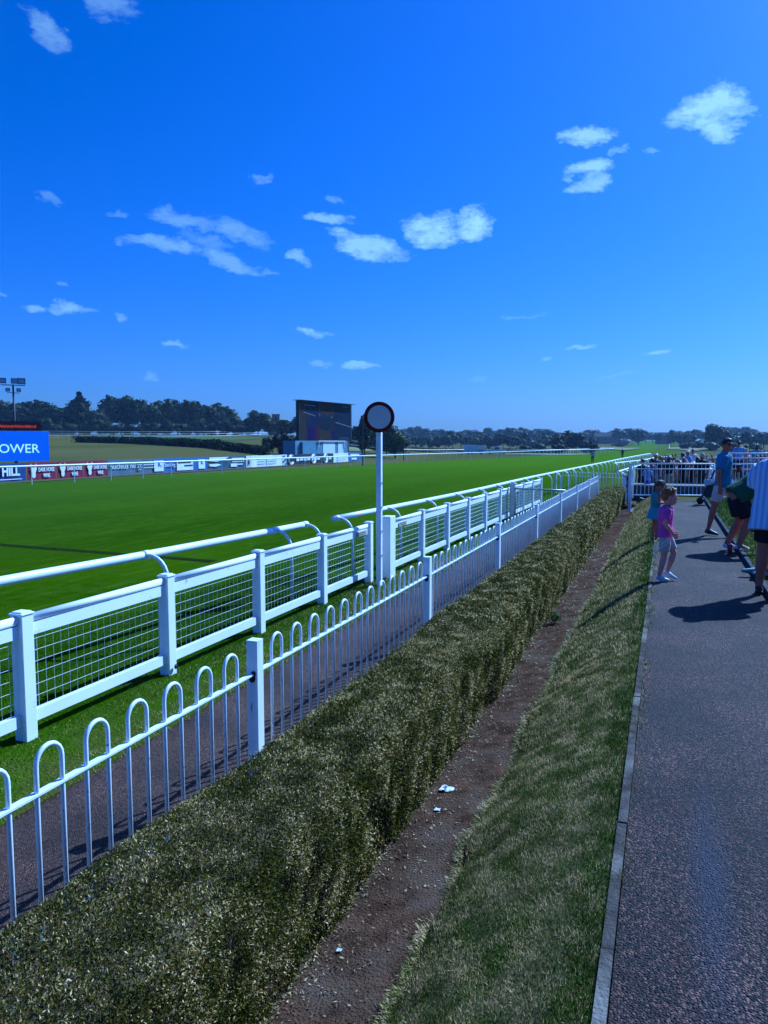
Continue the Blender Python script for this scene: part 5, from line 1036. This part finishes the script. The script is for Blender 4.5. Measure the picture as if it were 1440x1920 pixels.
        if hi: m.build('sole', SOLE if shoes is not TRAIN else TRAIN, so_, smooth=True)
    # hair
    if hair:
        st_, hc = hair; m = MB(); hm = HAIR[hc]
        if st_ in ('short', 'plait', 'long', 'quiff'):
            m.ball(HD + h3 @ Vector((0, -.012, .016)) * hsc, (.048 * hsc, .054 * hsc, .056 * hsc), n, 8 if hi else 5, h3)
            if hi:
                rg = random.Random(len(label))
                for k in range(46):
                    a = rg.uniform(0, 2 * PI); e_ = rg.uniform(.15, 1.4); dv = Vector((math.cos(a) * math.cos(e_), math.sin(a) * math.cos(e_), math.sin(e_)))
                    if dv.y > .75 and dv.z < .5: continue
                    c = HD + h3 @ Vector((dv.x * .043, -.012 + dv.y * .050, .018 + dv.z * .050)) * hsc; fw = h3 @ Vector((rg.uniform(-.3, .3), .9, rg.uniform(-.1, .4)))
                    m.tube([c, c + fw * .014 * hsc, c + fw * .026 * hsc + Vector((0, 0, -.004)) * hsc], [.008 * hsc, .006 * hsc, .002 * hsc], 6)
            if st_ == 'plait':
                p0 = HD + h3 @ Vector((0, -.055, .01)) * hsc
                for k in range(7): m.ball(p0 + Vector((.002 * (-1) ** k, -.004 * k, -.022 * k)) * hsc + h3 @ Vector((0, -.01, 0)) * hsc, (.012 * hsc, .011 * hsc, .015 * hsc), 8, 5)
            if st_ == 'long': m.ball(HD + h3 @ Vector((0, -.03, -.05)) * hsc, (.046 * hsc, .030 * hsc, .075 * hsc), n, 6, h3)
            if st_ == 'quiff': m.ball(HD + h3 @ Vector((0, .026, .052)) * hsc, (.034 * hsc, .026 * hsc, .018 * hsc), 10, 6, h3)
        if st_ in ('hat', 'cap'):
            m.rings([(HD + Vector((0, 0, .018)) * hsc, Vector((.085, 0, 0)) * hsc, Vector((0, .09, 0)) * hsc), (HD + Vector((0, 0, .026)) * hsc, Vector((.05, 0, 0)) * hsc, Vector((0, .058, 0)) * hsc), (HD + Vector((0, 0, .068)) * hsc, Vector((.040, 0, 0)) * hsc, Vector((0, .046, 0)) * hsc)], 12); hm = CL_['whitec']
        m.build('hat' if st_ in ('hat', 'cap') else 'hair', hm, r, smooth=True)
    if hi and extras != 'noface':
        for s_ in (-1, 1):
            m = MB(); m.ball(HD + h3 @ Vector((s_ * .018, .0475, .004)) * hsc, (.007 * hsc, .004 * hsc, .0045 * hsc), 8, 6, h3); m.build('eye', M['black'], bo, smooth=True)
        m = MB(); m.ball(HD + h3 @ Vector((0, .0535, -.034)) * hsc, (.014 * hsc, .004 * hsc, .0035 * hsc), 8, 5, h3); m.build('mouth', CL_['redc'], bo, smooth=True)
    return r, J, h3
def loc3(P, z=None): return (P.x, P.y, P.z if z is None else z)
# boy in magenta
rB, J, _ = person('small boy with ginger hair, magenta T-shirt and pale knee-length shorts walking on the kerb', (0.02, 10.02, 0.0), R(-80), 1.16,
  pose=dict(P=(0, 0, .50), C=(0, -.005, .65), N=(0, .005, .80), HD=(0, .03, .895), shR=(.09, .0, .765), elR=(.125, -.03, .625), wrR=(.115, .055, .52), shL=(-.09, 0, .765), elL=(-.12, .03, .62), wrL=(-.10, .10, .52),
    hipR=(.045, -.01, .49), knR=(.05, -.015, .27), anR=(.05, -.06, .045), toR=(.06, .03, .014), hipL=(-.045, .01, .49), knL=(-.04, .10, .29), anL=(-.03, .035, .085), toL=(-.03, .125, .022)),
  top=('magenta', .38, -.12), bottom=('shorts', 'stone', .80), hair=('quiff', 'ginger'), skin=SKIN_P, hs=1.42, girth=1.02, yaw=0.0, loose=1.1)
HW = J['wrR']; m = MB(); m.tube([HW + Vector((0, .02, -.02)), HW + Vector((.02, -.12, -.12)), HW + Vector((.03, -.28, -.20))], .003, 6); m.tube([HW + Vector((0.01, .03, -.03)), HW + Vector((.03, -.10, -.15)), HW + Vector((.04, -.26, -.25))], .003, 6)
sk = thing('stick', 'thin white doubled string hanging from the hand of the boy in magenta', 'string', rB.location, R(-80)); m.build('string', M['plastic'], sk)
# girl in teal
rG, J, _ = person('small girl with a plait in a teal sleeveless dress looking down beside the boy', (-.14, 14.2, -.03), R(-62), 1.10,
  pose=dict(P=(0, 0, .53), C=(0, -.005, .67), N=(0, .01, .80), HD=(0, .05, .885), shR=(.085, .0, .765), elR=(.115, -.01, .63), wrR=(.06, .12, .62), shL=(-.085, 0, .765), elL=(-.115, .02, .63), wrL=(-.05, .13, .62)),
  top=('teal', 0, -.12), bottom=('skirt', 'aqua', .16), hair=('plait', 'brown'), skin=SKIN, hs=1.38, pitch=.6, shoes=M['dark'], yaw=-.1)
# man in sunglasses
rM, J, h3 = person('man in sunglasses, blue polo shirt and pale shorts striding with a drink', (1.00, 15.35, 0.0), R(-100), 1.79,
  pose=dict(P=(0, 0, .525), C=(0, .0, .69), N=(0, .0, .845), HD=(.0, .02, .925), shR=(.115, .02, .805), elR=(.165, -.03, .65), wrR=(.15, -.015, .50), shL=(-.115, -.02, .805), elL=(-.155, .03, .66), wrL=(-.05, .11, .67),
    hipR=(.05, -.02, .515), knR=(.05, -.075, .285), anR=(.05, -.125, .050), toR=(.055, -.035, .014), hipL=(-.05, .02, .515), knL=(-.045, .15, .30), anL=(-.04, .28, .085), toL=(-.04, .36, .05)),
  top=('aqua', .42, -.12), bottom=('shorts', 'lilac', .72), hair=('quiff', 'dark'), skin=SKIN, yaw=R(-40), shoes=LEATHER, girth=1.0, loose=1.25, extras='noface')
CL_['polo'] = cloth('polo_cloth', (.025, .20, .36));
for c in rM.children:
    if c.name.startswith('top'): c.data.materials[0] = CL_['polo']
HDm = J['HD']; hsc = 1.79; m = MB()
for s_ in (-1, 1): m.ball(HDm + h3 @ Vector((s_ * .019, .0500, .006)) * hsc, (.016 * hsc, .006 * hsc, .0115 * hsc), 12, 6, h3)
m.tube([HDm + h3 @ Vector((-.044, .0, .010)) * hsc, HDm + h3 @ Vector((-.03, .048, .010)) * hsc, HDm + h3 @ Vector((.03, .048, .010)) * hsc, HDm + h3 @ Vector((.044, .0, .010)) * hsc], .0035, 6)
m.build('sunglasses', M['black'], rM, smooth=True)
wl = J['wrL'] + Vector((.075, .045, .03)); m = MB()
cup = thing('drink_cup', 'dark red drink cup held by the man in sunglasses', 'cup', rM.location, rM.rotation_euler.z); m.rings([(wl + Vector((0, 0, -.06)), Vector((.030, 0, 0)), Vector((0, .030, 0))), (wl + Vector((0, 0, .07)), Vector((.041, 0, 0)), Vector((0, .041, 0)))], 16); co_ = m.build('cup', CL_['redc'], cup, smooth=False)
m = MB(); m.rings([(wl + Vector((0, 0, .071)), Vector((.042, 0, 0)), Vector((0, .042, 0))), (wl + Vector((0, 0, .078)), Vector((.042, 0, 0)), Vector((0, .042, 0)))], 16); m.build('rim', M['vinyl_white'], cup)
# man in striped shirt at the edge
person('man in a striped pale blue shirt and black shorts at the edge of the photo', (1.17, 9.42, 0.0), R(-20), 1.80,
  pose=dict(P=(0, -.03, .53), C=(.0, -.005, .69), N=(.02, .03, .83), HD=(.05, .06, .91), shR=(.12, .04, .80), elR=(.15, .07, .67), wrR=(.10, .16, .62), shL=(-.105, .02, .80), elL=(-.12, .07, .66), wrL=(-.06, .17, .60), knL=(-.075, .02, .285), anL=(-.085, -.005, .045), toL=(-.10, .085, .014)),
  top=('striped', .46, -.50), bottom=('shorts', 'black', .80), hair=('short', 'brown'), skin=SKIN, shoes=LEATHER, girth=1.14, loose=1.75)
# bending person in green
person('person in a dark green top and black shorts bending forward beside the striped shirt', (1.12, 13.25, 0.0), R(-78), 1.75,
  pose=dict(P=(0, -.03, .50), C=(0, .11, .61), N=(0, .25, .70), HD=(0, .34, .72), shR=(.11, .22, .68), elR=(.13, .30, .54), wrR=(.10, .36, .42), shL=(-.11, .22, .68), elL=(-.13, .30, .54), wrL=(-.10, .36, .42),
    hipR=(.052, -.03, .49), knR=(.06, .06, .28), anR=(.06, -.02, .050), toR=(.062, .08, .014), hipL=(-.052, -.03, .49), knL=(-.05, .02, .28), anL=(-.05, -.09, .050), toL=(-.06, .0, .014)),
  top=('forest', .44, -.12), bottom=('shorts', 'black', .85), hair=('short', 'dark'), shoes=TRAIN, girth=1.28, loose=1.3)
# sitting person whose feet show
person('person sitting on the lawn edge with grey and teal trainers stretched toward the path', (1.72, 10.7, .03), R(100), 1.72,
  pose=dict(P=(0, -.02, .06), C=(0, -.06, .22), N=(0, -.07, .37), HD=(0, -.05, .45), shR=(.11, -.06, .33), elR=(.15, .03, .23), wrR=(.08, .12, .22), shL=(-.11, -.06, .33), elL=(-.15, .03, .23), wrL=(-.08, .12, .22),
    hipR=(.052, 0, .06), knR=(.09, .22, .20), anR=(.07, .34, .030), toR=(.075, .43, .022), hipL=(-.052, 0, .06), knL=(-.06, .20, .21), anL=(-.05, .30, .030), toL=(-.055, .39, .022)),
  top=('forest', .44, -.1), bottom=('trousers', 'forest', .85), hair=('short', 'brown'), shoes=pm('teal_trainer', (.10, .26, .27), (.25, .3, .32), 20, .6))
# can, litter
q = at(1368, 1040, 0); cn = thing('drink_can', 'dark red and silver drink can standing on the path by the white trainers', 'can', q); m = MB()
m.rings([(Vector((0, 0, 0)), Vector((.030, 0, 0)), Vector((0, .030, 0))), (Vector((0, 0, .01)), Vector((.036, 0, 0)), Vector((0, .036, 0))), (Vector((0, 0, .145)), Vector((.036, 0, 0)), Vector((0, .036, 0))), (Vector((0, 0, .158)), Vector((.028, 0, 0)), Vector((0, .028, 0)))], 16); m.build('body', CL_['redc'], cn, smooth=True); m = MB(); m.rings([(Vector((0, 0, .157)), Vector((.029, 0, 0)), Vector((0, .029, 0))), (Vector((0, 0, .163)), Vector((.027, 0, 0)), Vector((0, .027, 0)))], 16); m.build('lid', M['galv'], cn)
def scrap(px, py, z, s, label):
    q = at(px, py, z); o = thing('paper_scrap', label, 'litter', (q.x, q.y, soil_z(q.x, q.y) + .002)); m = MB(); n = 7; vs = [((i / (n - 1) - .5) * s, (j / (n - 1) - .5) * s * .9, abs(.35 * s * mnoise.noise(Vector((i * .9, j * .9, s * 90)))) + .004) for i in range(n) for j in range(n)]
    m.add(vs, [(i * n + j, (i + 1) * n + j, (i + 1) * n + j + 1, i * n + j + 1) for i in range(n - 1) for j in range(n - 1)]); m.build('crumpled_sheet', M['vinyl_white'], o)
scrap(838, 1472, -.46, .085, 'largest crumpled white paper on the soil against the hedge'); scrap(820, 1514, -.47, .035, 'small white scrap below the crumpled paper'); scrap(636, 1785, -.49, .022, 'white scrap among dead leaves at the nearest foot of the hedge')
# pushchair-like dark bag pile behind the man
q = thing('folded_pushchair', 'dark folded pushchair with a pale bag beside the nearest barrier', 'pushchair', (1.12, 22.9, 0)); m = MB(); m.tube([(-.2, 0, .1), (.0, 0, .55), (.15, 0, .95)], .016, 6); m.tube([(.22, 0, .1), (.02, .0, .55), (-.12, 0, .9)], .016, 6); m.tube([(-.2, .25, .1), (.0, .25, .55), (.15, .25, .95)], .016, 6); m.build('frame', M['black'], q)
m = MB(); m.box((.04, .12, .42), (.26, .22, .46), ry=.25); so_ = m.build('seat', M['dark'], q); so_.modifiers.new('b', 'BEVEL').width = .05; m = MB(); m.box((-.02, -.10, .62), (.22, .10, .16), ry=-.1); so_ = m.build('bag', CL_['whitec'], q); so_.modifiers.new('b', 'BEVEL').width = .03
for x in (-.2, .22):
    for y_ in (0, .25): m = MB(); m.rings([(Vector((x, y_ - .02, .09)), Vector((.09, 0, 0)), Vector((0, 0, .09))), (Vector((x, y_ + .02, .09)), Vector((.09, 0, 0)), Vector((0, 0, .09)))], 12); m.build('wheel', M['tyre'], q)

# ------------------------------------------------------------------ the crowd behind the barriers
rc = random.Random(21); GR = 'spectators standing behind the barriers'
STAND = dict(); ARMS = dict(elR=(.14, .04, .66), wrR=(.08, .13, .66), elL=(-.14, .03, .66), wrL=(-.07, .13, .60))
tops = ['whitec', 'sky', 'black', 'black', 'grey', 'whitec', 'tan', 'black', 'whitec', 'denim', 'whitec', 'navyc']; bots = ['black', 'navyc', 'denim', 'grey', 'tan']; hairs = ['brown', 'dark', 'blonde', 'greyh', 'dark']
NAMEC = {'whitec': 'white', 'sky': 'pale blue', 'navyc': 'navy', 'black': 'black', 'grey': 'grey', 'pinkc': 'pink', 'tan': 'tan', 'royal': 'bright blue', 'denim': 'denim blue', 'redc': 'red', 'aqua': 'turquoise'}
NAMEH = {'brown': 'brown hair', 'dark': 'dark hair', 'blonde': 'fair hair', 'greyh': 'grey hair'}
PR = []
for i in range(5): 
    p, _, _ = person('spectator', (0, 0, 0), 0, 1.72 if i % 2 else 1.66, pose=ARMS if i in (1, 3) else STAND, top=('whitec', (.45, .9, .45, .6, .3)[i], -.12), bottom=(('trousers', 'shorts', 'skirt', 'trousers', 'trousers')[i], 'black', (1.5, .9, .22, 1.5, 1.5)[i]), hair=(('short', 'long', 'long', 'hat', 'short')[i], 'brown'), hi=False); PR.append(p)
used_p = set()
def spectator(i, x, y, rz, top, bot, hair, label, group, sc=1.0, z=None, hatmat=None):
    if i not in used_p: o = PR[i]; used_p.add(i)
    else: o = copy_tree(PR[i])
    o.location = (x, y, tz(x, y) if z is None else z); o.rotation_euler = (0, 0, rz); o.scale = (sc,) * 3; o['label'] = label
    if group: o['group'] = group
    elif 'group' in o.keys(): del o['group']
    for c in kids(o):
        nm = c.name.split('.')[0]; mt = {'top': CL_[top], 'trousers': CL_[bot], 'shorts': CL_[bot], 'skirt': CL_[bot], 'hair': HAIR[hair], 'hat': hatmat or CL_['whitec'], 'shoe': TRAIN if rc.random() < .4 else M['dark'], 'body': SKIN}.get(nm)
        if mt and c.material_slots: c.material_slots[0].link = 'OBJECT'; c.material_slots[0].material = mt
    return o
# those one can single out
def sp_px(i, px, d, *a, **k):
    x, y = gp(px, d); return spectator(i, x, y, *a, **k)
sp_px(4, 1206, 29.0, R(150), 'black', 'black', 'dark', 'spectator in black nearest the hedge end, seen through the barrier', None, z=-.55)
sp_px(0, 1224, 28.6, R(60), 'navyc', 'navyc', 'dark', 'dark-haired spectator in navy beside the one in black', None, z=-.52)
sp_px(3, 1216, 26.2, R(170), 'sky', 'royal', 'blonde', 'child in a white sun hat behind the nearest barrier', None, sc=.60, z=-.1)
sp_px(4, 1181, 27.6, R(-100), 'navyc', 'grey', 'dark', 'crouching spectator in navy at the end of the hedge', None, sc=.72, z=-.5)
sp_px(1, 1281, 34, R(40), 'pinkc', 'black', 'dark', 'woman in pink whose head rises above the middle of the crowd', None, z=-.45)
sp_px(3, 1291, 36, R(120), 'sky', 'denim', 'brown', 'spectator in a pale blue shirt and white hat above the middle of the crowd', None, z=-.36)
sp_px(0, 1300, 38, R(200), 'whitec', 'whitec', 'dark', 'spectator in white beside the white hat above the crowd', None, z=-.25)
sp_px(4, 1386, 33, R(10), 'sky', 'black', 'dark', 'dark-haired spectator seen from behind in a blue shirt right of the man in sunglasses', None, z=.12)
sp_px(1, 1420, 39, R(-30), 'aqua', 'navyc', 'brown', 'spectator in turquoise left of the pink-roofed stall', None, z=-.1)
sp_px(2, 1372, 36, R(30), 'grey', 'black', 'dark', 'spectator in grey peering past the shoulder of the man in sunglasses', None, z=-.05)
cnt = 0; CG = {}
for row, (d, n_, p0, p1) in enumerate(((30, 10, 1228, 1332), (31.5, 10, 1234, 1334), (33.5, 9, 1222, 1335), (36.5, 10, 1228, 1340), (40, 10, 1232, 1345), (45, 10, 1238, 1348), (52, 9, 1240, 1350), (34, 12, 1236, 1338), (38, 12, 1230, 1345), (42, 10, 1240, 1350), (36, 5, 1392, 1446), (41, 8, 1372, 1446), (47, 10, 1366, 1446), (55, 11, 1362, 1446), (66, 12, 1360, 1446), (60, 10, 1245, 1350))):
    for k in range(n_):
        px = p0 + (p1 - p0) * (k + .5 + rc.uniform(-.35, .35)) / n_; x, y = gp(px, d + rc.uniform(-1, 1)); tp = rc.choice(tops); bt2 = rc.choice(bots); h_ = rc.choice(hairs); i = rc.choice([0, 1, 2, 3, 4, 4, 0])
        side = 'left of sunglasses man' if px < 1350 else 'right of sunglasses man'
        hd = 'white sun hat' if i == 3 else NAMEH[h_]; dist = 'front rows' if d < 38 else 'back rows'
        lb = 'spectator in %s top with %s, %s %s' % (NAMEC[tp], hd, dist, side)
        zz = tz(x, y) + (.35 if px > 1350 else .0)
        o = spectator(i, x, y, rc.uniform(-3.1, 3.1), tp, bt2, h_, lb, lb.replace('spectator', 'spectators'), sc=rc.uniform(.88, 1.03), z=zz)
for i in range(5):
    if i not in used_p: sp_px(i, 1300, 60, 0, 'whitec', 'black', 'dark', 'lone far spectator', None)
# people on the course
x, y = -8.78, 101; spectator(0, x, y, R(170), 'sky', 'black', 'dark', 'man in a pale shirt and black trousers walking on the turf near the rail', None)
x, y = -6.91, 135; spectator(4, x, y, R(20), 'black', 'black', 'dark', 'distant dark-clothed man standing on the far turf', None)

# ------------------------------------------------------------------ haze
hz = MB(); hz.box((-60, 600, 7.4), (2400, 1700, 19.6))
hzm = bpy.data.materials.new('haze_air'); hzm.use_nodes = True; hn = hzm.node_tree; hn.nodes.clear(); ho = hn.nodes.new('ShaderNodeOutputMaterial'); hv = hn.nodes.new('ShaderNodeVolumePrincipled')
hv.inputs['Color'].default_value = (.42, .68, 1, 1); hv.inputs['Density'].default_value = .00020; hv.inputs['Anisotropy'].default_value = .2; hn.links.new(hv.outputs[0], ho.inputs['Volume'])
HAZE = hz.build('haze', hzm); HAZE['kind'] = 'stuff'; tag(HAZE, 'thin blue summer haze over the racecourse', 'haze')
